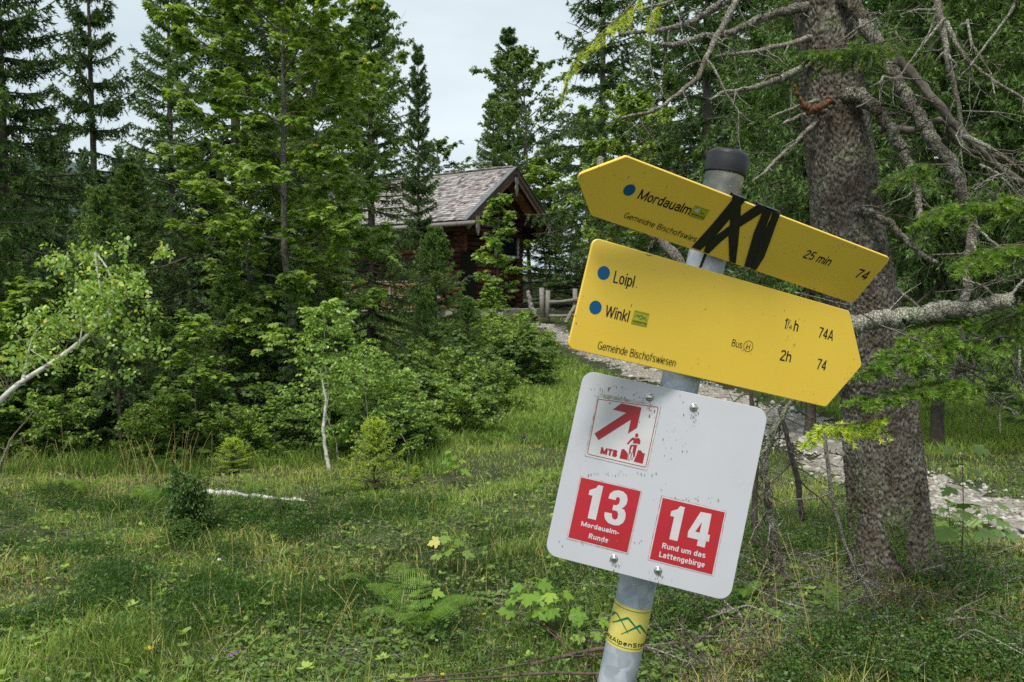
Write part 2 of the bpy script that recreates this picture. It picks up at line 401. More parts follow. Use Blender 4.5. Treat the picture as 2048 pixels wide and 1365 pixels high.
# forested hill far beyond
hx = np.linspace(-320, -60, 60); hy = np.linspace(200, 420, 40)
X, Y = np.meshgrid(hx, hy)
Z = 62 * np.exp(-((X + 190) / 80) ** 2 - ((Y - 330) / 90) ** 2) - 6 + 3 * vnoise(X, Y, 0.3) + 2 * vnoise(X, Y, 0.9, 3)
i, j = np.meshgrid(np.arange(39), np.arange(59), indexing='ij')
F = np.stack([i * 60 + j, i * 60 + j + 1, (i + 1) * 60 + j + 1, (i + 1) * 60 + j], -1).reshape(-1, 4)
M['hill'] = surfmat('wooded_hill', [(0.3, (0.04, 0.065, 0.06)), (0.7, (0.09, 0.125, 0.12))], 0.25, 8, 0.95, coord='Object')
tag(MB().add(np.stack([X, Y, Z], -1).reshape(-1, 3), F).build('hill', M['hill'], smooth=True), kind='structure')

# ------------------------------------------------------------------ leaf templates: list of (verts, faces) in leaf space x along, y across, z normal
MAPLE_H = [(0, 0), (0.04, 0.42), (0.26, 0.30), (0.58, 0.52), (0.60, 0.20), (1, 0)]
OVATE_H = [(0, 0), (0.30, 0.30), (0.68, 0.24), (1, 0)]
SMALL_H = [(0, 0), (0.40, 0.30), (1, 0)]
def leaf_template(half, fold=0.18, droop=0.15):
    hv = [(x, y, -fold * y - droop * x * x) for x, y in half]
    inner = hv[1:-1]
    V = [hv[0], hv[-1]] + inner + [(x, -y, z) for x, y, z in inner]
    k = len(inner)
    f1 = [0] + [2 + a for a in range(k)] + [1]
    f2 = [1] + [2 + k + a for a in range(k)][::-1] + [0]
    return np.array(V), np.array([f1[::-1], f2[::-1]])
def put_leaves(mb, P, D, N, S, tmpl, rnd, mat=0):
    """P positions, D leaf direction, N normal, S sizes"""
    tv, tf = tmpl
    D = nrm(D); N = nrm(N - (N * D).sum(-1, keepdims=True) * D); C = np.cross(N, D)
    S = np.broadcast_to(S, (len(P),))
    V = P[:, None] + S[:, None, None] * (tv[None, :, 0:1] * D[:, None] + tv[None, :, 1:2] * C[:, None] + tv[None, :, 2:3] * N[:, None])
    F = (tf[None] + (np.arange(len(P)) * len(tv))[:, None, None]).reshape(-1, tf.shape[1])
    mb.add(V.reshape(-1, 3), F, np.repeat(np.broadcast_to(rnd, (len(P),)), len(tf)), mat)
def put_needles(mb, P, A, Wd, Ln, rng, rnd):
    """narrow triangles: base at P, axis A, width, length"""
    q = nrm(np.cross(A, rng.standard_normal(A.shape)))
    V = np.stack([P - q * Wd[:, None], P + q * Wd[:, None], P + A * Ln[:, None]], 1).reshape(-1, 3)
    F = np.arange(len(P) * 3).reshape(-1, 3)
    mb.add(V, F, rnd)

# ------------------------------------------------------------------ conifer prototype
def conifer(seed, Ht, z0, Rm, rt, nb, tw, cl, hang=0.4, cs=0.10, droop=1.0, slope=(-0.3, 0.6), pw=0.8, tip=0.15, mat='needle_dark', phi=52, trunk_mat='bark', dead=40, nlen=0.32, cw=0.17, bright=0.0):
    rng = np.random.default_rng(seed)
    wood, nd = MB(), MB()
    zz = np.linspace(-0.3, Ht, 14)
    wob = np.cumsum(rng.normal(0, 0.012 * Ht / 8, (14, 2)), axis=0); wob -= wob[1]
    tp = np.column_stack([wob, zz]); tr = rt * (1 - zz.clip(0) / Ht) ** 0.8 + 0.008; tr[0] *= 1.3
    wood.tubes(tp, tr, 9)
    t = np.sort(rng.uniform(0, 1, nb) ** 0.92)
    zb = z0 + (Ht - z0) * (np.round(t * nb / 7) / (nb / 7) * 0.7 + t * 0.3)
    t = ((zb - z0) / (Ht - z0)).clip(0, 0.99)
    L = Rm * ((1 - t) ** pw) * rng.uniform(0.62, 1.12, nb) + tip
    L *= 1 + 0.15 * np.sin(zb * 3)
    az = np.arange(nb) * 2.39996 + rng.normal(0, 0.35, nb)
    rad = np.stack([np.cos(az), np.sin(az), np.zeros(nb)], -1); tan = np.stack([-np.sin(az), np.cos(az), np.zeros(nb)], -1)
    base = np.stack([np.interp(zb, zz, tp[:, 0]), np.interp(zb, zz, tp[:, 1]), zb], -1)
    sl = slope[0] + (slope[1] - slope[0]) * t ** 1.3 + rng.normal(0, 0.08, nb)
    def bp(s, idx):
        l = L[idx]
        h = l * (sl[idx] * s - 0.38 * droop * (1 - t[idx]) * s ** 2 + 0.26 * droop * s ** 3)
        return base[idx] + rad[idx] * (l * s)[:, None] + tan[idx] * (0.06 * l * np.sin(s * 3 + idx))[:, None] + np.stack([np.zeros_like(h), np.zeros_like(h), h], -1)
    S = np.linspace(0, 1, 5); allb = np.arange(nb)
    BP = np.stack([bp(np.full(nb, s), allb) for s in S], 1)
    BR = (0.012 + 0.011 * L)[:, None] * (1 - 0.85 * S)[None]
    wood.tubes(BP, BR, 4)
    # twigs
    idx = np.repeat(allb, tw); s = np.tile((np.arange(tw) + 0.5) / tw, nb) * 0.92 + 0.08 + rng.normal(0, 0.02, nb * tw)
    s = s.clip(0.06, 1.0)
    side = np.where(np.tile(np.arange(tw) % 2, nb) == 0, 1.0, -1.0)
    lt = (nlen * L[idx] * (1.12 - s) + 0.10) * rng.uniform(0.6, 1.25, len(idx)) * np.minimum(1, s * 3)
    lt = np.minimum(lt, 0.75)
    ph = np.radians(phi) * rng.uniform(0.6, 1.25, len(idx))
    d = rad[idx] * np.cos(ph)[:, None] + tan[idx] * (side * np.sin(ph))[:, None]
    hg = hang * rng.uniform(0.3, 1.6, len(idx)) * (1 - 0.75 * t[idx])
    d = nrm(d + np.array([0, 0, -1.0]) * hg[:, None] + 0.12 * rng.standard_normal(d.shape))
    p0 = bp(s, idx)
    wood.tubes(np.stack([p0, p0 + d * (lt * 0.9)[:, None]], 1), np.stack([np.full(len(idx), 0.006), np.full(len(idx), 0.002)], -1), 3)
    # needle clusters
    ii = np.repeat(np.arange(len(idx)), cl); f = np.tile((np.arange(cl) + 0.3) / cl, len(idx)) + rng.normal(0, 0.04, len(ii))
    pp = p0[ii] + d[ii] * (lt[ii] * f)[:, None]
    sag = np.zeros_like(pp); sag[:, 2] = -0.25 * hang * lt[ii] * f ** 2
    pp = pp + sag
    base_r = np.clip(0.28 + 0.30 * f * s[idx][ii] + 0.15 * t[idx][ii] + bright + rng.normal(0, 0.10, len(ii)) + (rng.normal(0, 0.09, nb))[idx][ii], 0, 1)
    for rep in range(3):
        jit = rng.standard_normal(pp.shape) * 0.62
        A = nrm(d[ii] * (0.85 if rep else 1.0) + jit)
        ln = cs * rng.uniform(0.7, 1.4, len(ii)) * (1.15 - 0.4 * f)
        put_needles(nd, pp, A, ln * cw, ln, rng, base_r)
    # needles along main branch tip
    nbn = 12
    ii = np.repeat(allb, nbn); sb = np.tile(np.linspace(0.25, 1.0, nbn), nb)
    pp = bp(sb, ii)
    for rep in range(2):
        A = nrm(rad[ii] * 0.7 + 0.7 * rng.standard_normal(pp.shape))
        ln = cs * rng.uniform(0.8, 1.3, len(ii))
        put_needles(nd, pp, A, ln * cw, ln, rng, np.clip(0.5 + 0.2 * sb + bright + rng.normal(0, 0.08, len(ii)), 0, 1))
    # leader shoot
    pl = np.column_stack([np.full(30, tp[-1, 0]), np.full(30, tp[-1, 1]), np.linspace(Ht - 0.5, Ht, 30)])
    A = nrm(np.column_stack([rng.standard_normal((30, 2)), np.full(30, 0.8)]))
    put_needles(nd, pl, A, np.full(30, cs * cw), np.full(30, cs), rng, np.full(30, 0.7))
    if dead:
        zd = rng.uniform(0.15 * z0 + 0.2, z0 + 0.25 * (Ht - z0), dead); ad = rng.uniform(0, 6.28, dead)
        ld = rng.uniform(0.3, 0.9, dead) * Rm * 0.6
        S4 = np.linspace(0, 1, 4)
        P = np.stack([np.stack([np.cos(ad) * ld * q, np.sin(ad) * ld * q, zd - 0.15 * ld * q + 0.05 * rng.standard_normal(dead) * q], -1) for q in S4], 1)
        wood.tubes(P, (0.010 * (1 - 0.8 * S4))[None].repeat(dead, 0), 3)
    root = empty('spruce_tree', (0, 0, 0))
    wood.build('trunk', M[trunk_mat], root, smooth=True)
    nd.build('crown', M[mat], root)
    root['_H'] = Ht
    return root

# ------------------------------------------------------------------ broadleaf prototype
def broadleaf(seed, Ht, z0, Rm, rt, nb, ns, nq, nl, ls, tmpl, mat, trunk_mat='bark_light', shape='oval', up=0.55, flat=0.6, name='maple_tree', stems=1, leafdroop=0.45, keep=1.0, wander=0.05, trunk_pts=None, lo_bright=0.0, petiole=1.0):
    rng = np.random.default_rng(seed)
    wood, lf, tw_ = MB(), MB(), MB()
    for st in range(stems):
        n = 12
        zz = np.linspace(-0.15, Ht * (1 if st == 0 else rng.uniform(0.55, 0.95)), n)
        wob = np.cumsum(rng.normal(0, wander * Ht / 8, (n, 2)), axis=0); wob -= wob[0]
        if stems > 1:
            a = st * 6.283 / stems + rng.uniform(-.4, .4)
            wob = wob + np.outer(zz.clip(0) / Ht, [math.cos(a), math.sin(a)]) * Rm * 0.55
        tp = np.column_stack([wob, zz])
        if trunk_pts is not None:
            tp = resample(np.asarray(trunk_pts, float), n)
        u = np.linspace(0, 1, n)
        tr = rt * (1 - 0.92 * u) ** 0.9 / (1 if st == 0 else 1.3)
        wood.tubes(tp, tr, 8)
        m = nb if stems == 1 else max(4, nb // stems)
        t = (np.arange(m) + rng.uniform(0, 1, m)) / m
        h0 = z0 / Ht
        ub = h0 + (1 - h0) * t
        base = np.stack([np.interp(ub, u, tp[:, k]) for k in range(3)], -1)
        if shape == 'oval': prof = np.sin(np.pi * (0.12 + 0.83 * t)) ** 0.8
        elif shape == 'cone': prof = (1 - t) ** 0.75 + 0.08
        else: prof = np.sqrt(np.clip(1 - t ** 2, 0, 1)) + 0.1
        L = Rm * prof * rng.uniform(0.55, 1.15, m)
        az = np.arange(m) * 2.39996 + rng.normal(0, 0.5, m)
        rad = np.stack([np.cos(az), np.sin(az), np.zeros(m)], -1)
        k = up * (0.4 + 0.9 * t) + rng.normal(0, 0.12, m)
        S = np.linspace(0, 1, 6)
        bend = rng.normal(0, 0.18, (m, 3))
        def bp(s, idx):
            l = L[idx][:, None]; s = s[:, None]
            return base[idx] + rad[idx] * l * s + np.array([0, 0, 1.0]) * (k[idx][:, None] * l * (s - 0.28 * s * s)) + bend[idx] * l * s * s
        allb = np.arange(m)
        BP = np.stack([bp(np.full(m, s_), allb) for s_ in S], 1)
        tw_.tubes(BP, (min(0.006, rt * .16) + 0.009 * L * rt / 0.1)[:, None] * (1 - 0.85 * S)[None], 4)
        idx = np.repeat(allb, ns)
        s = rng.uniform(0.22, 1.0, m * ns)
        p0 = bp(s, idx)
        a2 = az[idx] + rng.normal(0, 0.9, len(idx))
        d = nrm(np.stack([np.cos(a2), np.sin(a2), rng.normal(0.15, 0.25, len(idx))], -1))
        l2 = (0.35 * L[idx] * (1.15 - s) + 0.14) * rng.uniform(0.6, 1.3, len(idx))
        e = p0 + d * l2[:, None]
        mid = (p0 + e) / 2 + np.array([0, 0, 0.06]) * l2[:, None]
        tw_.tubes(np.stack([p0, mid, e], 1), np.array([[0.006, 0.004, 0.002]]).repeat(len(idx), 0) * min(1, rt / .05), 3)
        # bouquets
        ii = np.repeat(np.arange(len(idx)), nq)
        f = rng.uniform(0.25, 1.05, len(ii))
        q = p0[ii] + d[ii] * (l2[ii] * f)[:, None] + rng.normal(0, 0.03, (len(ii), 3))
        if keep < 1: q = q[rng.random(len(q)) < keep]
        cr_ = np.clip(0.42 + rng.normal(0, 0.14, len(q)), 0, 1)
        jj = np.repeat(np.arange(len(q)), nl)
        a3 = rng.uniform(0, 6.283, len(jj))
        D = np.stack([np.cos(a3), np.sin(a3), -leafdroop + rng.normal(0, 0.28, len(jj))], -1)
        N = np.stack([rng.normal(0, 1 - flat, len(jj)) + 0.35 * np.cos(a3), rng.normal(0, 1 - flat, len(jj)) + 0.35 * np.sin(a3), np.ones(len(jj))], -1)
        sz = ls * rng.uniform(0.6, 1.25, len(jj))
        Pp = q[jj] + nrm(D) * (ls * 0.35 * petiole * rng.uniform(0.2, 1.3, len(jj)))[:, None]
        hz = Pp[:, 2] / Ht
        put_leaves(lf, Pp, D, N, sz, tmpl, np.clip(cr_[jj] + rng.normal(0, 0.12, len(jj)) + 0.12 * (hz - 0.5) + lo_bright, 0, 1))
    root = empty(name, (0, 0, 0))
    wood.build('trunk', M[trunk_mat], root, smooth=True)
    tw_.build('branches', M['brownwood' if trunk_mat == 'birchbark' else trunk_mat], root)
    lf.build('crown', M[mat], root)
    root['_H'] = Ht
    return root
T_MAPLE = leaf_template(MAPLE_H); T_OV = leaf_template(OVATE_H); T_SM = leaf_template(SMALL_H)

PROTO = {}
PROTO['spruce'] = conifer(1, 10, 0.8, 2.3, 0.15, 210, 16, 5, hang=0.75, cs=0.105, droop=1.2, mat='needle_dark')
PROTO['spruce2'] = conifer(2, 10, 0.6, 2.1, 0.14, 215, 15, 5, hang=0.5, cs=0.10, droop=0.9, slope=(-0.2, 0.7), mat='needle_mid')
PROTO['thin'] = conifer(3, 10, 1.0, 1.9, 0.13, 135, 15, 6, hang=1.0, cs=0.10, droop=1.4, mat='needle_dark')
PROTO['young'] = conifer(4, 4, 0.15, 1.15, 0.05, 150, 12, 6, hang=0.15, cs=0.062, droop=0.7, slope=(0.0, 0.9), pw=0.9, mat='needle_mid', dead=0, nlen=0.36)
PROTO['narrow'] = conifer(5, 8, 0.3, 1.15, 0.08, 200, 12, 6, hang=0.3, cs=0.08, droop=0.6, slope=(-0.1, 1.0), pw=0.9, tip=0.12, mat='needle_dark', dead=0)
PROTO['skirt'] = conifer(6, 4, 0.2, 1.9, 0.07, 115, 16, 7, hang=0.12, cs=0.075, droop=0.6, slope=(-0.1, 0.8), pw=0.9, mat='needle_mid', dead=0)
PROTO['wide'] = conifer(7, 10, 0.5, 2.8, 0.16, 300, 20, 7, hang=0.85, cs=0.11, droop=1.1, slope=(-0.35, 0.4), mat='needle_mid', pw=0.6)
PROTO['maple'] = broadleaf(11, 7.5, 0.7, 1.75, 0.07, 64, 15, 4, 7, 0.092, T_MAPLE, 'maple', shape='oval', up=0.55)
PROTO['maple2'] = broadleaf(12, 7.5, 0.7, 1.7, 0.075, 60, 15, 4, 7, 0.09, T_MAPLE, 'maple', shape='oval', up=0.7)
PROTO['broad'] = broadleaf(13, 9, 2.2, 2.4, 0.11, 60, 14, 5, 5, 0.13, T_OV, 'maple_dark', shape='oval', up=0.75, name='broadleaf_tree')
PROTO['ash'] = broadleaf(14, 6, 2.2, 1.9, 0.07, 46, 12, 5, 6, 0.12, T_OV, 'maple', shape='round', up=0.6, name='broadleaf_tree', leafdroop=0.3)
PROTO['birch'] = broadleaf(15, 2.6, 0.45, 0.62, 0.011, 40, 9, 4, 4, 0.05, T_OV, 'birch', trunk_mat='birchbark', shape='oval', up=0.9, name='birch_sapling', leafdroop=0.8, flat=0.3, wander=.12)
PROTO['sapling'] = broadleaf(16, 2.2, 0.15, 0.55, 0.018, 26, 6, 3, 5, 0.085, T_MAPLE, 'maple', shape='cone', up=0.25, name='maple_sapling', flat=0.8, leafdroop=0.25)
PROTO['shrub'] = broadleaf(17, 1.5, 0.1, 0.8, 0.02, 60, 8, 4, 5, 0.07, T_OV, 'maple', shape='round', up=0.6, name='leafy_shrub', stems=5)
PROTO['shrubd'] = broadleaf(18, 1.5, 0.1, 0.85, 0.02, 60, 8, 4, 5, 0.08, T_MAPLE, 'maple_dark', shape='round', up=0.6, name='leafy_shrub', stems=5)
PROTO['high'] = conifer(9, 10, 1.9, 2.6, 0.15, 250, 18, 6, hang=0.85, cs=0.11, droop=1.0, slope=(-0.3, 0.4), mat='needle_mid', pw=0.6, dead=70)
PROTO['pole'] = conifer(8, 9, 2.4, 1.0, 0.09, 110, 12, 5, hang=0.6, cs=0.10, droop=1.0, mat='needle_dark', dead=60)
KIND = {'spruce': 'tree', 'maple': 'tree', 'birch': 'tree'}
rr = random.Random(42)
used = set()
def plant(kind, px, Yd, top, label, group=None, wide=1.0, rz=None, cat='tree', base=None, name=None, lean=None):
    x = (px - CX) / FPX * Yd
    zg = Hs(x, Yd)
    if top is not None:
        ht = at(px, top, Yd)[2] - zg
    else:
        ht = PROTO[kind]['_H']
    s = ht / PROTO[kind]['_H']
    if kind not in used:
        used.add(kind); r = PROTO[kind]
        r.location = (x, Yd, zg); tag(r, label, cat, group); r.scale = (s * wide, s * wide, s)
        r.rotation_euler = (0, 0, rz if rz is not None else rr.uniform(0, 6.28))
    else:
        r = copy_tree(PROTO[kind], (x, Yd, zg), rz if rz is not None else rr.uniform(0, 6.28), (s * wide, s * wide, s), label, group, cat=cat)
        if group is None and 'group' in r.keys(): del r['group']
    if name: r.name = name
    if lean: r.rotation_euler = (lean[0], lean[1], r.rotation_euler[2])
    return r
exec_trees = [
 # left wall, back to front
 ('thin', 190, 13.0, -150, 'tall dark spruce with open crown standing against sky at upper left', 0.8),
 ('spruce2', 345, 15.5, -90, 'feathery green spruce behind the drooping spruces, right of the open dark one', 0.85),
 ('thin', 482, 12.5, -330, 'tall spruce with drooping twigs just left of the big maple', 1.0),
 ('spruce', 20, 10.5, -260, 'broad dark spruce cut by the left picture edge', 0.9),
 ('wide', -110, 8.6, -100, 'olive green spruce reaching in from the left edge', 0.8),
 ('spruce', 110, 16.5, 230, 'dark spruce half hidden behind the two tallest left spruces', 1.0),
 ('spruce2', 265, 11.5, 330, 'mid height dark spruce behind the arching birch', 1.15),
 ('spruce', 415, 12.0, 290, 'dense dark spruce left of the big maple trunk', 1.1),
 ('spruce2', 612, 16.5, 235, 'dark spruce behind the maples near the hut roof', 0.9),
 ('spruce2', 742, 18.5, 18, 'spruce top peeking right of the maple crowns', 1.0),
 ('spruce', 545, 9.8, 470, 'dark low spruce under the big maple with bare lower trunk', 1.05),
 ('skirt', 130, 9.4, 560, 'bushy young spruce behind the arching birch stem', 1.0),
 ('young', 210, 8.8, 385, 'slim bright young spruce with pale leader shoot at left', 0.8),
 ('skirt', 330, 8.8, 640, 'dusky young spruce between meadow and the arching birch crown', 0.9),
 ('skirt', 455, 9.2, 560, 'young spruce in the dark gap left of the leaning maple shoots', 1.0),
 ('skirt', 622, 10.2, 600, 'shaded young spruce below the maples beside the woodpile', 0.75),
 ('pole', 236, 8.1, 470, 'thin bare stemmed spruce at the meadow edge left', 0.9),
 ('pole', 578, 8.6, 540, 'thin bare stemmed spruce at the meadow edge under the maple', 0.8),
 ('maple', 590, 9.6, -170, 'large bright sycamore maple left of the hut', 1.05),
 ('maple2', 632, 11.4, -120, 'second sycamore maple overlapping the left end of the hut roof', 0.8),
 ('broad', 745, 33, 20, 'tall broadleaf crown against the sky behind the hut roof', 0.62),
 ('broad', 690, 30, 90, 'second broadleaf crown behind the left end of the hut roof', 0.7),
 ('thin', 560, 16.0, -60, 'spruce filling the gaps behind the large maple', 0.9),
 ('maple2', 500, 10.4, 300, 'shorter maple with pale leaf sprays left of the large maple', 0.9),
 ('maple', 632, 12.2, 430, 'low maple left of the roof eave of the hut', 1.0),
 ('narrow', 838, 17.5, 92, 'narrow pointed spruce rising before the hut roof into the sky', 0.66),
 ('skirt', 872, 15.0, 462, 'wide young spruce in front of the hut side wall', 0.78),
 ('skirt', 852, 12.5, 590, 'low dark spruce beside the woodpile', 0.75),
 ('skirt', 935, 14.0, 600, 'low spruce below the hut front corner', 0.8),
 # hut front
 ('sapling', 998, 21.5, 392, 'bright rowan like sapling in front of the hut gable', 0.85),
 ('sapling', 985, 17.0, 555, 'small bright sapling in front of the hut base', 1.0),
 # behind the hut
 ('narrow', 1018, 40, 60, 'pointed dark spruce tip above the trees behind the hut', 1.1),
 ('broad', 1062, 35, 108, 'rounded tree behind the hut gable reaching the sky', 0.8),
 ('spruce2', 985, 38, 190, 'spruce at the sky gap just behind the hut ridge', 0.9),
 ('broad', 885, 36, 285, 'low broadleaf tree showing above the hut ridge', 0.9),
 ('ash', 1178, 31.5, 228, 'pale leafy tree with forked grey trunk right of the hut', 0.62),
 ('ash', 1260, 22.0, 205, 'pale leafy tree behind the left tip of the upper arrow board', 0.8),
 ('ash', 1090, 34, 330, 'leafy tree directly behind the right eave of the hut', 1.1),
 ('thin', 1205, 27, -190, 'tall spruce with tiered drooping boughs right of the sky gap', 1.0),
 ('spruce2', 1330, 24, -60, 'green spruce behind the pole cap on its left side', 1.1),
 ('thin', 1405, 19, -300, 'tall thin spruce directly above the pole cap', 1.0),
 ('spruce', 1500, 22, -180, 'dark spruce between pole cap and big trunk', 1.05),
 ('spruce2', 1440, 28, 60, 'distant spruce filling the gap behind the pole cap', 1.2),
 ('high', 1625, 9.5, -260, 'dense spruce with hanging green boughs left of the big trunk', 0.62),
 ('high', 1590, 15, -200, 'spruce behind the left flank of the big trunk', 1.0),
 ('high', 1880, 8.9, -300, 'dense dark spruce behind the right limbs of the big trunk', 0.7),
 ('high', 2110, 8.2, -300, 'dark spruce at the upper right picture corner', 0.75),
 ('high', 1990, 13.5, -100, 'spruce in the second row at right beyond the path', 1.1),
 ('high', 1790, 14, -150, 'spruce hidden mostly behind the big trunk', 1.1),
 ('skirt', 1960, 17.0, 600, 'low spruce beyond the grassy bank at right', 1.0),
 ('skirt', 2090, 16.0, 590, 'low spruce beyond the bank at the right edge', 1.0),
 ('skirt', 1330, 19, 520, 'young spruce behind the arrow boards', 1.2),
 ('skirt', 1480, 17, 560, 'young spruce between the arrow boards and the big trunk', 1.2),
]
for k_, px, Yd, top, lab, wd in exec_trees:
    plant(k_, px, Yd, top, lab, wide=wd)
for q_ in range(16):
    plant('skirt', 1110 + q_ * 42, 30 + (q_ * 7) % 6, 430 + (q_ * 53) % 90, 'low dark spruce closing the wood behind the fence', group='low spruces behind the fence', wide=1.1)
# far wood: individual copies, nothing tells them apart
rz_ = random.Random(9)
for q in range(95):
    Yd = rz_.uniform(33, 62)
    px = rz_.uniform(-150, 2200)
    if 770 < px < 1130: 
        if rz_.random() < 0.6: continue
        top = rz_.uniform(330, 400)
    elif px < 770:
        top = rz_.uniform(290, 400)
    else:
        top = rz_.uniform(230, 400)
    plant(rz_.choice(['spruce', 'spruce2', 'thin']), px, Yd, top, 'dark spruce in the far wood behind the front trees', group='spruces of the far wood', wide=rz_.uniform(0.8, 1.1))
# hedge-like undergrowth between the trunks, each its own shrub
shr = [('shrubd', 40, 8.3, 700), ('shrub', 110, 7.9, 780), ('shrubd', 180, 8.6, 720), ('shrub', 300, 7.9, 800), ('shrubd', 380, 8.4, 730), ('shrub', 470, 7.9, 810), ('shrubd', 560, 8.2, 800),
       ('shrubd', 640, 9.0, 740), ('shrub', 720, 8.6, 730), ('shrubd', 800, 9.4, 720), ('shrub', 880, 10.4, 690), ('shrubd', 930, 12.0, 670), ('shrub', 985, 11.4, 720), ('shrubd', 1045, 14.6, 668),
       ('shrub', 1075, 17.5, 655), ('shrub', 920, 9.2, 760), ('shrubd', 960, 10.2, 750), ('shrub', 830, 8.2, 800), ('shrub', 1015, 15.5, 630), ('shrub', 905, 16, 640), ('shrubd', 20, 9.4, 610), ('shrubd', 760, 8.0, 790)]
for q, (k_, px, Yd, top) in enumerate(shr):
    plant(k_, px, Yd, top, 'leafy shrub in the thicket along the far meadow edge' if px < 830 else 'leafy shrub on the slope below the hut', group='thicket shrubs by the meadow' if px < 830 else 'shrubs on the hut slope', wide=rr.uniform(0.9, 1.15), cat='shrub')
plant('sapling', 385, 7.9, 625, 'maple sapling with flat pale leaf layers left of centre thicket', wide=1.0, cat='sapling')
plant('sapling', 545, 7.6, 790, 'small maple sapling with pale top leaves at the thicket edge', wide=1.1, cat='sapling')
plant('sapling', 60, 8.2, 560, 'maple sapling beside the white birch stem', wide=1.1, cat='sapling')
plant('birch', 668, 7.5, 612, 'young white stemmed birch at the meadow edge near the centre', wide=1.15, cat='birch')
plant('birch', 735, 7.5, 700, 'lower birch bush right of the white stemmed young birch', wide=1.2, cat='birch')
plant('birch', 815, 7.6, 745, 'little birch bush left of the grassy slope', wide=1.5, cat='birch')


# arching birch at the left edge, with its own stem
def arching_birch():
    P = np.array([at(-160, 960, 6.6), at(-60, 860, 6.6), at(0, 803, 6.6), at(40, 762, 6.6), at(85, 740, 6.65), at(120, 715, 6.7), at(160, 685, 6.8), at(200, 650, 6.9), at(235, 600, 7.0), at(215, 530, 7.1), at(190, 505, 7.1)])
    P[0, 2] = Hs(P[0, 0], P[0, 1]) - 0.05
    root = empty('birch_tree', tuple(P[0]), 'birch with white stem arching in from the left edge', 'birch')
    rng = np.random.default_rng(77)
    w_, lf, tw_ = MB(), MB(), MB()
    Q = resample(P, 30); w_.tubes(Q, np.linspace(0.036, 0.008, 30), 8)
    for pts, r in [([(45, 758), (55, 715), (62, 680), (75, 655), (100, 640)], 0.012), ([(85, 740), (100, 725), (60, 700)], 0.008), ([(160, 685), (165, 650), (158, 635)], 0.008), ([(200, 650), (215, 640), (150, 630)], 0.006), ([(190, 505), (200, 580), (208, 605)], 0.012)]:
        w_.tubes(resample(np.array([at(a, b, 6.75) for a, b in pts]), 10), np.linspace(r, 0.003, 10), 5)
    cc_ = np.concatenate([rng.normal((200, 575), (46, 46), (34, 2)), rng.normal((110, 655), (62, 38), (18, 2)), rng.normal((262, 680), (26, 60), (14, 2)), rng.normal((60, 720), (50, 30), (7, 2))])
    n = 1050; ci = rng.integers(0, len(cc_), n); c = cc_[ci] + rng.normal(0, 1, (n, 2)) * np.array([13, 10])
    yy = 6.9 + rng.normal(0, 0.22, n)
    q = np.array([at(a, b, y_) for (a, b), y_ in zip(c, yy)])
    for a in rng.choice(n, 60, replace=False):
        k = Q[12 + np.argmin(np.linalg.norm(Q[12:] - q[a], axis=1))]
        m_ = (k + q[a]) / 2 + rng.normal(0, 0.03, 3)
        tw_.tubes(np.array([k, m_, q[a]]), np.array([0.004, 0.0025, 0.001]), 3)
    jj = np.repeat(np.arange(n), 4)
    a3 = rng.uniform(0, 6.283, len(jj))
    D = np.stack([np.cos(a3), np.sin(a3), rng.normal(-0.7, 0.4, len(jj))], -1)
    N = rng.standard_normal((len(jj), 3)) * 0.6 + np.array([0, -0.3, 1])
    put_leaves(lf, q[jj] + rng.normal(0, 0.025, (len(jj), 3)), D, N, 0.042 * rng.uniform(0.6, 1.2, len(jj)), T_OV, np.clip(rng.normal(0.5, 0.24, len(jj)), 0, 1))
    w_.build('trunk', M['birchbark'], root, smooth=True); tw_.build('branches', M['brownwood'], root); lf.build('crown', M['birch'], root)
arching_birch()
# second thin leaning stem at lower left
def stem_thing(name, pts, r, label, cat, mat, k=7, twigs=0, seed=0, group=None, rough=0.045, close=True, ends=0.35):
    """a bare branch or stem traced through points (px, py, Y), with its own side twigs"""
    rng = np.random.default_rng(seed)
    P = np.array([at(*p) for p in pts])
    n = max(30, len(pts) * 14)
    Q = resample(P, n)
    nn_ = rng.standard_normal(n + 4); nn_ = (nn_[:-4] + nn_[1:-3] + nn_[2:-2] + nn_[3:-1] + nn_[4:]) / 2.2
    R = np.interp(np.linspace(0, 1, n), np.linspace(0, 1, len(r)), r) * (1 + rough * nn_.clip(-1.6, 1.6))
    jt = rng.standard_normal((n + 4, 3)); jt = (jt[:-4] + jt[1:-3] + jt[2:-2] + jt[3:-1] + jt[4:]) / 2.2
    Q = Q + 0.16 * jt * R[:, None]
    if R.max() > 0.011: k = 12
    mb = MB().tubes(Q, R, k, cap=True)
    mb.v[-1] = mb.v[-1] + rng.normal(0, 0.055, (n, k, 3)).reshape(-1, 3) * np.repeat(R, k)[:, None]
    for a in range(twigs):
        i0 = rng.integers(2, n - 1)
        d = nrm(rng.standard_normal(3)) ; t = nrm(Q[min(i0 + 1, n - 1)] - Q[i0 - 1]); d = nrm(d - (d @ t) * t * 0.6 + 0.5 * t)
        L = rng.uniform(0.06, ends) 
        pp = [Q[i0]]
        for s_ in range(4):
            d = nrm(d + 0.28 * rng.standard_normal(3) + np.array([0, 0, -0.06]))
            pp.append(pp[-1] + d * L / 4)
        mb.tubes(np.array(pp), np.linspace(min(R[i0] * 0.45, 0.006), 0.0012, 5), 4)
        if L > ends * 0.55:
            d2 = nrm(d + 0.9 * rng.standard_normal(3))
            mb.tubes(np.array([pp[2], pp[2] + d2 * L * 0.25, pp[2] + d2 * L * 0.45 + rng.normal(0, 0.01, 3)]), np.array([0.003, 0.002, 0.001]), 3)
    o = mb.build(name, M[mat] if isinstance(mat, str) else mat, None, smooth=True, origin=Q[0])
    o.location = tuple(Q[0])
    return tag(o, label, cat, group)
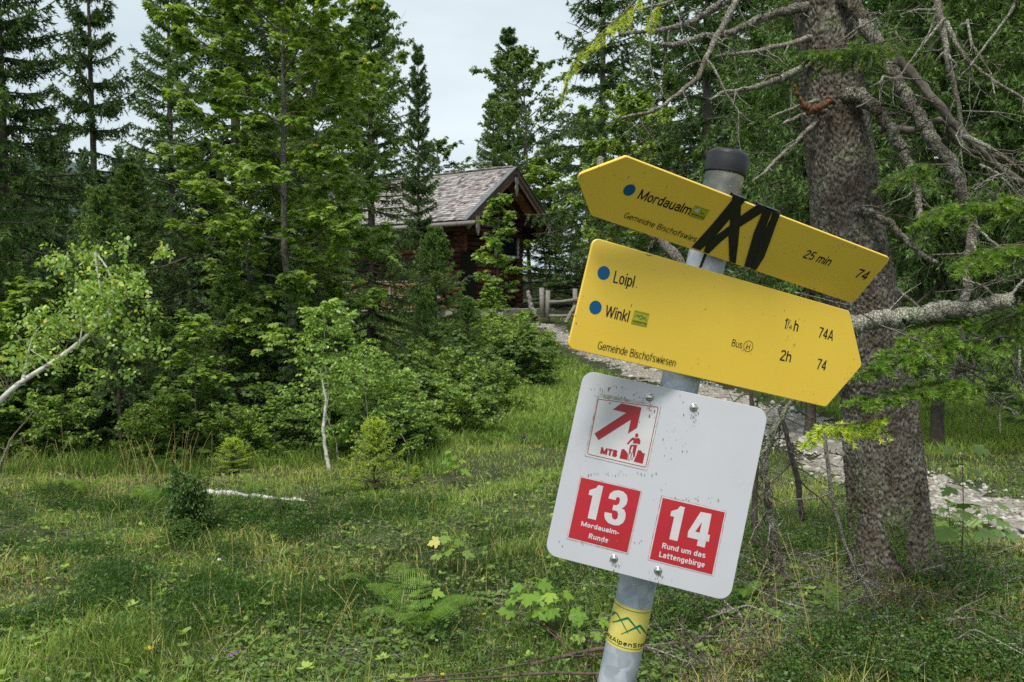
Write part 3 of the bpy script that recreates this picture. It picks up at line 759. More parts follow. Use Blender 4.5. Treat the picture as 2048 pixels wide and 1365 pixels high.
stem_thing('bare_stem', [(0, 935, 7.2), (20, 880, 7.2), (50, 845, 7.2), (68, 822, 7.2)], [0.012, 0.005], 'thin bare pinkish stem rising at the lower left edge', 'stem', 'deadwood', twigs=4, seed=4)
stem_thing('birch_pole', [(662, 955, 7.15), (652, 905, 7.15), (646, 860, 7.15), (652, 800, 7.15), (640, 740, 7.15)], [0.018, 0.015, 0.004], 'white curved birch stem in front of the dark thicket', 'stem', 'birchbark', seed=8)
stem_thing('fallen_branch', [(385, 984, 6.45), (430, 988, 6.4), (480, 990, 6.35), (560, 999, 6.25), (620, 1004, 6.2)], [0.028, 0.022, 0.016], 'bleached white branch lying in the meadow grass', 'branch', 'birchbark', twigs=2, seed=9, rough=0.25)

# ================================================================== big spruce at right (bark displaced as real geometry)
from mathutils import noise as MN
TR_Y = 4.4
TP = [(1810, 1225), (1787, 1130), (1778, 1050), (1770, 950), (1758, 800), (1722, 600), (1694, 450), (1668, 220), (1645, 0), (1590, -420), (1530, -1000)]
TWD = [200, 174, 160, 154, 143, 144, 138, 126, 111, 100, 84]
tpt = np.array([at(a, b, TR_Y) for a, b in TP]); tpt[0, 2] = min(tpt[0, 2], Hs(tpt[0, 0], TR_Y) - 0.15)
trd = np.array(TWD) / 2 * TR_Y / FPX
big = empty('spruce_tree', (tpt[1, 0], TR_Y, Hs(tpt[1, 0], TR_Y)), 'huge rough barked spruce trunk with dead limbs right of the signs', 'tree')
NR, NK = 800, 300
Q = resample(tpt, NR); zn = np.linspace(0, 1, NR)
tt = np.append(0, np.cumsum(np.linalg.norm(np.diff(tpt, axis=0), axis=1))); RR = np.interp(zn * tt[-1], tt, trd); Q_tr, R_tr = Q, RR
V = np.zeros((NR, NK, 3)); al = np.linspace(0, 2 * math.pi, NK, endpoint=False)
for a_ in range(NR):
    z_ = Q[a_, 2]
    for b_ in range(NK):
        c_, s_ = math.cos(al[b_]), math.sin(al[b_])
        r_ = RR[a_]
        q3 = (c_ * r_ * 44, s_ * r_ * 44, z_ * 27)
        wv = MN.noise((c_ * 2.3, s_ * 2.3, z_ * 1.5))
        d_, _p = MN.voronoi((q3[0] + wv, q3[1] + 1.2 * MN.noise((q3[0], q3[1], q3[2])), q3[2]))
        crack = min((d_[1] - d_[0]) * 2.6, 0.75)
        flare = 1 + 0.75 * math.exp(-(z_ + 0.1) / 0.2) * max(0, math.sin(3.5 * al[b_] + 1.0)) ** 1.5 if z_ < 1.2 else 1
        r2 = (r_ - 0.008) * flare * (1 + 0.05 * wv) + 0.013 * crack + 0.009 * MN.noise((q3[0] * 2.5, q3[1] * 2.5, q3[2] * 2.5)) - 0.006
        V[a_, b_] = Q[a_] + np.array([c_ * r2, s_ * r2, 0])
i, j = np.meshgrid(np.arange(NR - 1), np.arange(NK), indexing='ij')
F = np.stack([i * NK + j, i * NK + (j + 1) % NK, (i + 1) * NK + (j + 1) % NK, (i + 1) * NK + j], -1).reshape(-1, 4)
M['bigbark'] = barkmat('old_spruce_bark', [(0.28, (0.050, 0.043, 0.037)), (0.44, (0.125, 0.102, 0.084)), (0.58, (0.21, 0.18, 0.152)), (0.74, (0.34, 0.32, 0.285))], 34, (1, 1, .5), 34, 0.018, .16)
MB().add(V.reshape(-1, 3), F).build('trunk', M['bigbark'], big, smooth=True)
M['moss'] = surfmat('moss', [(0.3, (0.03, 0.045, 0.01)), (0.7, (0.09, 0.10, 0.02))], 30, 6, 0.95, 0.6, 60)
def limb(pts, r, mat='bark_light', twigs=0, seed=0, name='limb', ends=0.4, rough=0.045, lab=None):
    o = stem_thing(name, pts, r, None, None, mat, 8, twigs, seed, ends=ends, rough=rough)
    o.parent = big
    o.location = tuple(np.array(o.location) - np.array(big.location))
    if lab: o['label'] = lab
    return o
px2m = 4.3 / FPX
def L_(pts, Ya, Yb):
    return [(a, b, Ya + (Yb - Ya) * k / (len(pts) - 1)) for k, (a, b) in enumerate(pts)]
limb(L_([(1665, -45), (1690, 0), (1727, 41), (1763, 100), (1790, 163), (1831, 227), (1859, 277), (1900, 313), (1922, 386), (1940, 431), (1943, 500), (1931, 590), (1918, 640), (1914, 700), (1905, 780)], 4.3, 3.5), [0.036, 0.036, 0.034, 0.03, 0.026, 0.022, 0.018, 0.012], twigs=34, seed=1, ends=0.3)
limb(L_([(1690, 190), (1720, 190), (1745, 209), (1772, 245), (1804, 295), (1827, 350), (1840, 409), (1838, 440)], 4.25, 3.9), [0.04, 0.03, 0.028, 0.02, 0.012], twigs=14, seed=2)
limb(L_([(1862, -60), (1872, 0), (1886, 59), (1900, 136), (1918, 218), (1927, 295)], 3.9, 3.7), [0.018, 0.016, 0.012, 0.008], 'deadwood', twigs=10, seed=3)
limb(L_([(1890, 36), (1845, 91), (1815, 130), (1795, 161)], 3.8, 3.7), [0.007, 0.003], 'deadwood', seed=4)
limb(L_([(2040, -8), (2033, 5), (1990, 68), (1940, 132)], 3.4, 3.5), [0.008, 0.004], 'deadwood', seed=5)
limb(L_([(1895, 45), (1913, 91), (1940, 127), (1990, 163), (2060, 205)], 3.7, 3.5), [0.010, 0.005], 'deadwood', twigs=8, seed=6)
limb(L_([(1927, 272), (1972, 291), (2060, 350)], 3.7, 3.5), [0.012, 0.006], 'deadwood', twigs=5, seed=7)
limb(L_([(1700, 418), (1745, 427), (1786, 450), (1818, 486), (1850, 512), (1877, 527)], 4.25, 3.9), [0.024, 0.019, 0.014, 0.009], twigs=7, seed=8, ends=0.25)
limb(L_([(1640, 10), (1586, 18), (1513, 41), (1459, 68), (1400, 73), (1350, 92), (1325, 90)], 4.35, 4.0), [0.028, 0.022, 0.018, 0.016, 0.012], twigs=6, seed=9)
limb(L_([(1640, 70), (1595, 84), (1504, 104), (1432, 113)], 4.35, 4.1), [0.018, 0.012, 0.006], 'deadwood', twigs=7, seed=10)
limb(L_([(1650, 100), (1604, 136), (1559, 159), (1509, 177), (1450, 184), (1420, 200)], 4.35, 4.0), [0.022, 0.018, 0.012, 0.006], 'deadwood', twigs=6, seed=11)
limb([(1660, 203, 4.22), (1640, 214, 4.12), (1618, 224, 4.08), (1604, 206, 4.06), (1594, 185, 4.05), (1588, 168, 4.05)], [0.018, 0.016, 0.020, 0.017, 0.012, 0.004], 'tornwood', seed=12, name='broken_limb', rough=0.2, lab='snapped limb with torn orange brown wood')
limb(L_([(1640, 200), (1595, 213), (1536, 238)], 4.3, 4.1), [0.010, 0.006], 'deadwood', seed=13)
limb(L_([(1650, 215), (1600, 232), (1566, 248)], 4.3, 4.1), [0.013, 0.007], 'deadwood', seed=14)
limb(L_([(1650, 225), (1613, 263), (1554, 318), (1530, 345), (1505, 362)], 4.35, 3.9), [0.014, 0.010, 0.004], 'deadwood', twigs=5, seed=15)
limb(L_([(1490, -40), (1472, 0), (1445, 55), (1413, 113), (1400, 150), (1370, 178), (1330, 208), (1300, 225), (1243, 236)], 3.4, 3.1), [0.014, 0.013, 0.011, 0.010, 0.007, 0.006], 'deadwood', twigs=13, seed=16, ends=0.22)
limb(L_([(1412, 118), (1427, 136), (1454, 191), (1477, 222), (1477, 285)], 3.25, 3.2), [0.006, 0.004, 0.002], 'deadwood', twigs=3, seed=17, ends=0.15)
limb(L_([(1480, -10), (1420, 20), (1370, 52), (1320, 62), (1240, 68)], 4.2, 4.0), [0.022, 0.016, 0.008], twigs=9, seed=18)
limb(L_([(1380, -20), (1330, 8), (1270, 20), (1222, 55)], 3.6, 3.4), [0.009, 0.004], 'deadwood', twigs=6, seed=19)
limb(L_([(1305, -10), (1302, 60), (1299, 120), (1310, 165), (1325, 178), (1298, 225)], 3.2, 3.2), [0.004, 0.002], 'deadwood', twigs=3, seed=20, ends=0.12)
limb(L_([(1750, 90), (1830, 150), (1900, 240), (1990, 330), (2070, 380)], 4.9, 4.4), [0.03, 0.024, 0.016], 'bark', twigs=9, seed=21)
limb(L_([(1760, 260), (1830, 260), (1890, 240), (1930, 300), (2060, 330)], 4.9, 4.6), [0.024, 0.018, 0.01], 'bark', twigs=9, seed=22)
limb(L_([(1770, 560), (1820, 600), (1850, 625)], 4.4, 4.1), [0.012, 0.005], 'deadwood', seed=23)
for q, (a, b, c, d) in enumerate([(1935, 40, 1990, 190), (1960, 330, 2050, 400), (1950, 450, 2055, 520), (1925, 560, 2010, 600), (1912, 640, 2048, 745), (1908, 690, 2055, 650), (1918, 660, 1990, 800), (1915, 700, 1975, 790),
                                   (2048, 560, 1985, 640), (1912, 620, 1880, 700), (1870, 20, 1800, 30), (1950, 380, 2020, 330), (1940, 480, 2000, 560), (1720, 40, 1760, 55), (1790, 160, 1740, 175), (2040, 700, 2000, 870),
                                   (1905, 720, 1985, 830), (1990, 640, 2055, 800), (1700, 930, 1660, 900), (1850, 760, 1800, 800)]):
    rl = random.Random(100 + q)
    limb([(a, b, 3.6), ((2 * a + c) / 3 + rl.uniform(-14, 14), (2 * b + d) / 3 + rl.uniform(-14, 14), 3.55), ((a + 2 * c) / 3 + rl.uniform(-18, 18), (b + 2 * d) / 3 + rl.uniform(-14, 14), 3.5), (c, d, 3.45)], [0.006, 0.005, 0.0025], 'deadwood', twigs=7, seed=200 + q, ends=0.2, name='dead_branch')
# grey broken log wedged against the trunk
stem_thing('broken_log', L_([(1660, 652), (1705, 648), (1760, 640), (1820, 636), (1880, 622), (1940, 618), (1990, 606), (2030, 598)], 3.35, 3.1), [0.034, 0.036, 0.038, 0.036, 0.032, 0.026], 'grey weathered broken log sticking out behind the lower arrow board', 'log', 'deadwood', k=12, twigs=4, seed=31, rough=0.05)
# hanging dead stem and dead saplings
stem_thing('dead_branch', L_([(1640, 850), (1652, 891), (1663, 992), (1691, 1093), (1725, 1160), (1742, 1239)], 3.75, 3.8), [0.010, 0.009, 0.006], 'curved bare branch hanging in front of the big trunk base', 'branch', 'deadwood', twigs=10, seed=32, ends=0.3)
stem_thing('dead_branch', L_([(1718, 1150), (1750, 1200), (1792, 1243)], 3.8, 3.7), [0.008, 0.005], 'short bare branch at the foot of the big trunk', 'branch', 'deadwood', twigs=3, seed=33)
stem_thing('dead_sapling', L_([(1600, 760), (1585, 802), (1546, 863), (1529, 914), (1538, 1020), (1551, 1104), (1560, 1165)], 4.3, 4.45), [0.012, 0.016, 0.020, 0.022, 0.024, 0.026], 'crooked grey dead sapling just right of the white panel', 'sapling', 'bark_light', twigs=26, seed=34, ends=0.4)
stem_thing('dead_sapling', L_([(1560, 820), (1580, 900), (1596, 964), (1606, 1040)], 5.2, 5.3), [0.014, 0.02], 'straight thin dead sapling between white panel and trunk', 'sapling', 'bark', twigs=26, seed=35, ends=0.45)
stem_thing('dead_sapling', L_([(1500, 760), (1512, 900), (1510, 1040), (1516, 1130)], 4.9, 4.9), [0.012, 0.022], 'dark dead sapling half hidden behind the white panel edge', 'sapling', 'bark', twigs=22, seed=36, ends=0.45)
stem_thing('leaning_pole', L_([(1200, 318), (1198, 345), (1230, 420), (1300, 465), (1340, 495), (1380, 560)], 6.5, 6.0), [0.030, 0.034, 0.04], 'leaning grey stem crossing behind the two arrow boards', 'stem', 'bark_light', twigs=5, seed=37, ends=0.3)
stem_thing('hanging_twig', L_([(1590, 585), (1700, 612), (1760, 650), (1860, 690)], 2.4, 2.6), [0.003, 0.002], 'thin pale twig below the right end of the upper arrow board', 'twig', 'deadwood', twigs=5, seed=38, ends=0.12)
# fallen branches bottom right
gb = [([(1395, 1292), (1501, 1284), (1585, 1250), (1680, 1233), (1720, 1242)], 3.75, 3.95, [0.014, 0.012, 0.009], 'bark_light', 'grey fallen branch lying right of the pole foot'),
      ([(1700, 1385), (1764, 1345), (1808, 1325)], 3.15, 3.3, [0.022, 0.021, 0.018], 'bark_light', 'thick short stick with pale cut end at the bottom right'),
      ([(1440, 1195), (1500, 1250), (1580, 1310), (1690, 1345)], 3.9, 3.4, [0.006, 0.004], 'deadwood', 'thin pale stick crossing the fallen grey branch'),
      ([(1060, 1330), (1198, 1297), (1293, 1301), (1387, 1313), (1505, 1292)], 3.3, 3.6, [0.008, 0.009, 0.007], 'brownwood', 'reddish brown branch passing behind the pole foot'),
      ([(790, 1359), (956, 1346), (1100, 1318), (1240, 1306)], 3.2, 3.4, [0.003, 0.005], 'brownwood', 'long thin reddish twig at the bottom centre'),
      ([(820, 1365), (960, 1356), (1110, 1346), (1230, 1348)], 3.15, 3.2, [0.004, 0.006], 'brownwood', 'lowest thin reddish twig left of the pole foot'),
      ([(985, 1205), (1060, 1240), (1140, 1275), (1215, 1290)], 3.9, 3.5, [0.003, 0.006], 'brownwood', 'thin arching twig left of the pole sticker'),
      ([(1040, 1190), (1100, 1265), (1180, 1330), (1200, 1370)], 3.8, 3.2, [0.003, 0.004], 'brownwood', 'thin twig slanting down beside the pole'),
      ([(1270, 1170), (1330, 1110), (1400, 1220), (1450, 1290)], 3.6, 3.7, [0.003, 0.004], 'brownwood', 'reddish arching twig right of the pole sticker'),
      ([(1660, 1270), (1760, 1262), (1850, 1250), (1945, 1255)], 4.0, 4.0, [0.006, 0.003], 'deadwood', 'pale dry twig lying before the big trunk')]
for q, (p_, ya, yb, r_, m_, lab) in enumerate(gb):
    stem_thing('fallen_branch', L_(p_, ya, yb), r_, lab, 'branch', m_, twigs=7 if len(p_) > 3 else 1, seed=50 + q, ends=0.28)

# ---------------- needle boughs close to the camera
def bough(pts, ntw, tl, seed, mat, parent=None, label=None, hang=0.15, nlen=0.019, dens=120, sub=3, r=0.006, name='bough'):
    rng = np.random.default_rng(seed)
    ntw = int(ntw * 1.5)
    P = np.array([at(*p) for p in pts]); Q = resample(P, 24)
    wd, nd = MB(), MB()
    wd.tubes(Q, np.linspace(r, 0.002, 24), 5)
    segs = []
    t = np.gradient(Q, axis=0); t = nrm(t)
    for a in range(ntw):
        f = (a + 0.5) / ntw; k = int(2 + f * 21)
        sd_ = 1 if a % 2 else -1
        lat = nrm(np.cross(t[k], [0, 0, 1.0])) * sd_
        d = nrm(t[k] * rng.uniform(0.5, 1.0) + lat * rng.uniform(0.5, 1.1) + np.array([0, 0, rng.normal(-hang, 0.2)]))
        L = tl * rng.uniform(0.6, 1.25) * (1.1 - 0.6 * f)
        segs.append((Q[k], d, L))
        for b in range(sub):
            g = rng.uniform(0.25, 0.85)
            d2 = nrm(d + 0.7 * rng.standard_normal(3) * np.array([1, 1, 0.5]) + np.array([0, 0, -0.1]))
            segs.append((Q[k] + d * L * g, d2, L * rng.uniform(0.3, 0.6)))
    segs.append((Q[-1], t[-1], tl * 0.5))
    for s0, d, L in segs:
        droop_ = np.array([0, 0, -0.12 * L])
        pts_ = np.stack([s0, s0 + d * L * 0.5, s0 + d * L + droop_])
        wd.tubes(pts_, np.array([0.0022, 0.0017, 0.001]), 4)
        n_ = max(12, int(dens * L / 0.1))
        u = rng.uniform(0.02, 1.0, n_)
        pp = s0 + d * L * u[:, None] + droop_ * (u ** 2)[:, None]
        rv = rng.standard_normal((n_, 3)); rv = nrm(rv - (rv @ d)[:, None] * d)
        rv[:, 2] = rv[:, 2] * 0.8 + 0.15
        A = nrm(d * rng.uniform(0.5, 1.0, (n_, 1)) + rv)
        ln = nlen * rng.uniform(0.7, 1.2, n_)
        put_needles(nd, pp, A, np.full(n_, 0.0019), ln, rng, np.clip(0.25 + 0.5 * u + rng.normal(0, 0.12) + rng.normal(0, 0.08, n_), 0, 1))
    if parent is None:
        root = empty(name, tuple(Q[0]), label, 'branch')
    else:
        root = parent
    a_ = wd.build('branch_wood' if parent is None else 'twigs', M['brownwood'], root, smooth=True)
    b_ = nd.build('needles', M[mat], root)
    return root
bough([(1985, 700, 3.3), (1930, 690, 3.2), (1870, 690, 3.1), (1800, 715, 3.0), (1730, 745, 2.95)], 26, 0.14, 1, 'needle_bright', label='bright green spruce bough right of the lower arrow tip', sub=5)
bough([(1960, 770, 3.2), (1900, 770, 3.1), (1830, 780, 3.0), (1770, 800, 2.95), (1720, 805, 2.9)], 22, 0.12, 2, 'needle_bright', label='lowest bright spruce bough in front of the big trunk', sub=5)
bough([(1950, 660, 3.3), (1900, 640, 3.25), (1860, 655, 3.2), (1815, 690, 3.1)], 16, 0.11, 3, 'needle_bright', label='upright green spruce spray between log and bright bough', sub=4)
bough([(1800, 835, 3.0), (1745, 840, 3.0), (1700, 850, 3.0), (1650, 850, 3.0), (1620, 880, 3.0)], 16, 0.10, 4, 'needle_gold', label='sparse yellow green spruce spray below the lower arrow tip', sub=2, hang=0.4)
bough([(2080, 430, 3.3), (2020, 420, 3.3), (1960, 405, 3.25), (1900, 415, 3.2), (1850, 440, 3.1)], 22, 0.13, 5, 'needle_bright', label='bright spruce bough crossing the dead limb at right', sub=4)
bough([(2090, 490, 3.2), (2040, 490, 3.2), (1980, 500, 3.2), (1930, 540, 3.1)], 18, 0.13, 6, 'needle_bright', label='green bough hanging at right edge below the crossing bough', sub=4, hang=0.3)
bough([(2100, 640, 3.4), (2040, 620, 3.4), (1990, 650, 3.4)], 16, 0.14, 7, 'needle_mid', label='shaded spruce bough at the right edge above the twig tangle', sub=4, hang=0.3)
bough([(1800, 75, 4.0), (1740, 90, 3.9), (1680, 100, 3.85), (1600, 104, 3.8)], 22, 0.16, 8, 'needle_mid', label='green spruce bough hanging across the upper trunk', sub=4, hang=0.5)
bough([(1900, 330, 3.7), (1850, 330, 3.7), (1800, 350, 3.6), (1770, 370, 3.6)], 16, 0.12, 9, 'needle_mid', label='small green bough between the pale limbs right of the trunk', sub=3, hang=0.3)
bough([(1300, -30, 3.4), (1250, 25, 3.35), (1200, 70, 3.3), (1165, 100, 3.3), (1135, 150, 3.3), (1128, 185, 3.3)], 20, 0.10, 10, 'needle_gold', label='yellowish spruce twig spray drooping left of the sky branches', sub=2, hang=0.6, dens=60)
bough([(1330, -10, 3.6), (1310, 20, 3.6), (1300, 60, 3.6)], 10, 0.08, 12, 'needle_gold', label='small yellowish spray above the drooping twig spray', sub=2, hang=0.6, dens=60)
bough([(2100, 860, 3.6), (2040, 800, 3.6), (1990, 770, 3.5)], 14, 0.13, 11, 'needle_mid', label='shaded bough behind the twig tangle at lower right edge', sub=4, hang=0.4)

# ================================================================== alpine hut
TH = math.radians(33)
HA = np.array([-math.cos(TH), math.sin(TH), 0]); HW = np.array([math.sin(TH), math.cos(TH), 0])
E1 = at(931, 441, 25.0); zE = E1[2]; WID = 5.65; zR = at(1015, 338, 27.4)[2]; LEN = 8.2
gz = 0.95
def hp(a, w_, z): return np.array([E1[0], E1[1], 0]) + HA * a + HW * w_ + np.array([0, 0, z])
hut = empty('alpine_hut', tuple(hp(LEN / 2, WID / 2, gz)), 'dark log hut with shingle roof and wooden gable among the trees', 'hut')
M['shingle'] = surfmat('weathered_shingle', [(0.2, (0.10, 0.085, 0.078)), (0.42, (0.26, 0.235, 0.225)), (0.7, (0.44, 0.405, 0.395))], 6, 5, 0.8, 0.5, 40, rndmix=0.75, bdist=0.01)
M['logs'] = surfmat('dark_log_wall', [(0.3, (0.025, 0.011, 0.007)), (0.55, (0.10, 0.034, 0.016)), (0.75, (0.22, 0.085, 0.036))], 5, 6, 0.7, 0.4, 30, (0.4, 0.4, 2), rndmix=0.3)
M['redboard'] = surfmat('red_brown_board', [(0.3, (0.05, 0.012, 0.006)), (0.6, (0.16, 0.042, 0.018)), (0.8, (0.26, 0.085, 0.035))], 5, 6, 0.7, 0.4, 30, (3, 3, 0.3), rndmix=0.5)
M['barge'] = surfmat('weathered_board', [(0.3, (0.08, 0.050, 0.036)), (0.55, (0.19, 0.125, 0.088)), (0.75, (0.34, 0.24, 0.17))], 6, 6, 0.75, 0.4, 30, rndmix=0.3)
M['soffit'] = surfmat('orange_plank', [(0.3, (0.20, 0.085, 0.034)), (0.6, (0.38, 0.18, 0.075)), (0.8, (0.50, 0.28, 0.13))], 4, 6, 0.65, 0.3, 30, rndmix=0.6)
M['flash'] = surfmat('grey_sheet_metal', [(0.3, (0.14, 0.15, 0.16)), (0.7, (0.24, 0.25, 0.26))], 6, 4, 0.5, metal=0.5)
M['greywood'] = surfmat('silver_grey_wood', [(0.3, (0.16, 0.145, 0.13)), (0.6, (0.30, 0.28, 0.26)), (0.8, (0.44, 0.42, 0.40))], 14, 6, 0.85, 0.5, 50, bdist=0.006)
M['whitepaint'] = surfmat('white_window_paint', [(0.3, (0.55, 0.55, 0.54)), (0.7, (0.75, 0.75, 0.74))], 10, 3, 0.5)
m, n_, p, o_ = newmat('dark_glass'); p.inputs['Base Color'].default_value = (0.015, 0.018, 0.022, 1); p.inputs['Roughness'].default_value = 0.08; M['glass'] = m
m, n_, p, o_ = newmat('dark_void'); p.inputs['Base Color'].default_value = (0.012, 0.008, 0.006, 1); p.inputs['Roughness'].default_value = 0.9; M['void'] = m
sl_len = math.hypot(WID / 2, zR - zE)
ang = math.atan2(zR - zE, WID / 2)
def slopeR(side):
    sd = HW * math.cos(ang) * side + np.array([0, 0, math.sin(ang)])   # up slope direction
    nn = -HW * side * math.sin(ang) + np.array([0, 0, math.cos(ang)])
    return sd, nn
rgs = np.random.default_rng(21)
roof = MB()
for side in (1, -1):
    sd, nn = slopeR(side)
    e0 = hp(0, 0 if side == 1 else WID, zE)
    R_ = np.stack([HA, sd, nn], 1)
    roof.box(e0 + HA * LEN / 2 + sd * sl_len / 2 - nn * 0.05, (LEN, sl_len, 0.07), R_, 0.15)
    ex = 0.135; rows = int(sl_len / ex) + 1
    for r_ in range(rows):
        a = -0.02 + rgs.uniform(0, 0.05)
        while a < LEN:
            wd = rgs.uniform(0.09, 0.19)
            ss = r_ * ex + rgs.uniform(-0.014, 0.014)
            c_ = e0 + HA * (a + wd / 2) + sd * (ss + 0.1) + nn * (0.022 + rgs.uniform(0, 0.014))
            tilt = 0.12
            R2 = np.stack([HA, sd * math.cos(tilt) - nn * math.sin(tilt), nn * math.cos(tilt) + sd * math.sin(tilt)], 1)
            roof.box(c_, (wd - 0.008, 0.22, 0.022), R2, float(np.clip(rgs.normal(0.5, 0.22), 0, 1)))
            a += wd
roof_o = roof.build('roof', M['shingle'], hut)
rc = MB()
for side in (1, -1):
    sd, nn = slopeR(side); R_ = np.stack([HA, sd, nn], 1)
    top = hp(0, WID / 2, zR)
    rc.box(top + HA * LEN / 2 - sd * 0.07 + nn * 0.05, (LEN + 0.05, 0.16, 0.02), R_, 0.3)
rc.build('ridge_cap', M['greywood'], roof_o)
for side in (1, -1):
    sd, nn = slopeR(side); R_ = np.stack([HA, sd, nn], 1); e0 = hp(0, 0 if side == 1 else WID, zE)
    b = MB()
    b.box(e0 - HA * 0.05 + sd * (sl_len / 2 - 0.05) - nn * 0.06, (0.04, sl_len + 0.15, 0.15), R_, 0.3)
    b.box(e0 - HA * 0.022 + sd * (sl_len / 2 - 0.06) - nn * 0.20, (0.035, sl_len + 0.02, 0.18), R_, 0.7)
    b.build('barge_board', M['barge'], roof_o)
    f = MB(); f.box(e0 - HA * 0.0 + sd * (sl_len / 2) + nn * 0.045, (0.20, sl_len + 0.1, 0.02), R_); f.build('flashing', M['flash'], roof_o)
    s_ = MB()
    for q in range(16):
        s_.box(e0 + HA * 0.62 + sd * ((q + 0.5) * sl_len / 16) - nn * 0.105, (1.24, sl_len / 16 - 0.012, 0.03), R_, float(rgs.random()))
    s_.build('soffit', M['soffit'], roof_o)
    rf = MB()
    for a in (0.10, 0.72, 1.12):
        rf.box(e0 + HA * a + sd * sl_len / 2 - nn * 0.19, (0.10, sl_len - 0.1, 0.14), R_, 0.2)
    rf.build('rafter', M['logs'], roof_o)
pu = MB()
for w_, dz in ((0.9, 0), (WID - 0.9, 0), (WID / 2, 0)):
    z_ = (zE + math.tan(ang) * min(w_, WID - w_)) - 0.36
    pu.tubes(np.array([hp(0.05, w_, z_), hp(LEN - 0.3, w_, z_)]), np.array([0.11, 0.11]), 8, cap=True)
pu.build('purlin', M['logs'], roof_o)
def pendant(w_, zt, h_):
    b = MB(); out_ = [(-0.05, 0), (-0.06, -0.12), (-0.035, -0.2), (-0.065, -0.3), (-0.03, -0.42), (0, -0.5), (0.03, -0.42), (0.065, -0.3), (0.035, -0.2), (0.06, -0.12), (0.05, 0)]
    k = len(out_)
    fr = [hp(-0.10, w_ + x * 1.6, zt + y * h_) for x, y in out_]; bk = [hp(-0.07, w_ + x * 1.6, zt + y * h_) for x, y in out_]
    b.add(np.array(fr + bk), [np.array([list(range(k))[::-1]]), np.array([list(range(k, 2 * k))]), np.array([[q, (q + 1) % k, k + (q + 1) % k, k + q] for q in range(k)])])
    b.build('pendant', M['greywood'], roof_o)
pendant(WID / 2, zR - 0.30, 1.3); pendant(0.55, zE + 0.18, 1.25); pendant(WID - 0.62, zE + 0.28, 1.35)
# walls
wl_ = MB(); zl = gz + 0.45; Wf0, Wf1, aF, aB = 0.9, WID - 0.9, 1.2, LEN - 0.8
q = 0
while zl < zE + 0.30:
    rr_ = 0.098
    ex = 0.28
    for w_ in (Wf0, Wf1):
        wl_.tubes(np.array([hp(aF - ex, w_, zl), hp(aB + ex, w_, zl)]), np.array([rr_, rr_]), 8, float(rgs.random()), cap=True)
    for a_ in (aF, aB):
        wl_.tubes(np.array([hp(a_, Wf0 - ex, zl + 0.09), hp(a_, Wf1 + ex, zl + 0.09)]), np.array([rr_, rr_]), 8, float(rgs.random()), cap=True)
    zl += 0.185
wl_.build('wall', M['logs'], hut, smooth=True)
gb_ = MB(); zt0 = zE + 0.30
nb_ = 22
for q in range(nb_):
    w0 = Wf0 - 0.1 + (Wf1 - Wf0 + 0.2) * q / nb_; w1 = Wf0 - 0.1 + (Wf1 - Wf0 + 0.2) * (q + 1) / nb_ - 0.015
    for a0 in (aF - 0.02, aB):
        V = []
        for a in (a0, a0 + 0.03):
            for w_ in (w0, w1):
                for k in (0, 1):
                    V.append(hp(a, w_, zt0 - 0.02 if k == 0 else max(zt0, zE + math.tan(ang) * min(w_, WID - w_) - 0.16)))
        gb_.add(np.array(V), np.array([[0, 1, 3, 2], [4, 6, 7, 5], [0, 4, 5, 1], [2, 3, 7, 6], [1, 5, 7, 3], [0, 2, 6, 4]]), float(rgs.random()))
    if q in (0, 1, 2, 3):   # lower boarded strip left of the window
        gb_.box((hp(aF - 0.13, (w0 + w1) / 2, zE - 0.35)), (0.03, w1 - w0, 1.1), np.stack([HA, HW, [0, 0, 1]], 1), float(rgs.random()))
gb_.build('gable_boards', M['redboard'], hut)
RH = np.stack([HA, HW, np.array([0, 0, 1.0])], 1)
tb = MB(); tb.tubes(np.array([hp(0.9, 0.2, zE - 0.12), hp(0.9, WID - 0.2, zE - 0.12)]), np.array([0.12, 0.12]), 8, cap=True); tb.build('tie_beam', M['logs'], hut, smooth=True)
tr_ = MB(); tr_.tubes(np.array([hp(0.75, 0.7, zE + 0.06), hp(0.75, 3.1, zE + 0.06)]), np.array([0.05, 0.045]), 7, cap=True); tr_.build('rail', M['greywood'], hut, smooth=True)
fd = MB(); fd.box(hp((aF + aB) / 2, WID / 2, gz + 0.1), (aB - aF + 0.4, Wf1 - Wf0 + 0.4, 0.56), RH); fd.build('foundation', M['stone'], hut)
def hut_ray(px, py, a_):   # where the view ray meets the plane a = a_
    d = ray(px, py); o3 = hp(a_, 0, 0); t = ((o3 - CAMP) @ HA) / (d @ HA); P = CAMP + d * t
    return (P - o3) @ HW, P[2]
w0, z0_ = hut_ray(991, 512, aF - 0.12); w1, z1_ = hut_ray(1035, 465, aF - 0.12)
wn = MB(); cw_, cz_ = (w0 + w1) / 2, (z0_ + z1_) / 2; ww, wh = abs(w1 - w0), abs(z1_ - z0_)
for dw, dz, sw, sz_ in ((0, wh / 2, ww + .07, .07), (0, -wh / 2, ww + .07, .07), (-ww / 2, 0, .07, wh - .07), (ww / 2, 0, .07, wh - .07)):
    wn.box(hp(aF - 0.16, cw_ + dw, cz_ + dz), (0.10, sw * (1.4 if sw < .1 else 1), sz_ * (1.2 if sz_ < .1 else 1)), RH)
win = wn.build('window', M['whitepaint'], hut)
MB().box(hp(aF - 0.125, cw_, cz_), (0.02, ww - 0.06, wh - 0.06), RH).build('pane', M['glass'], win)
MB().box(hp(aF - 0.14, 1.55, gz + 1.4), (0.06, 0.95, 1.75), RH).build('door', M['void'], hut)
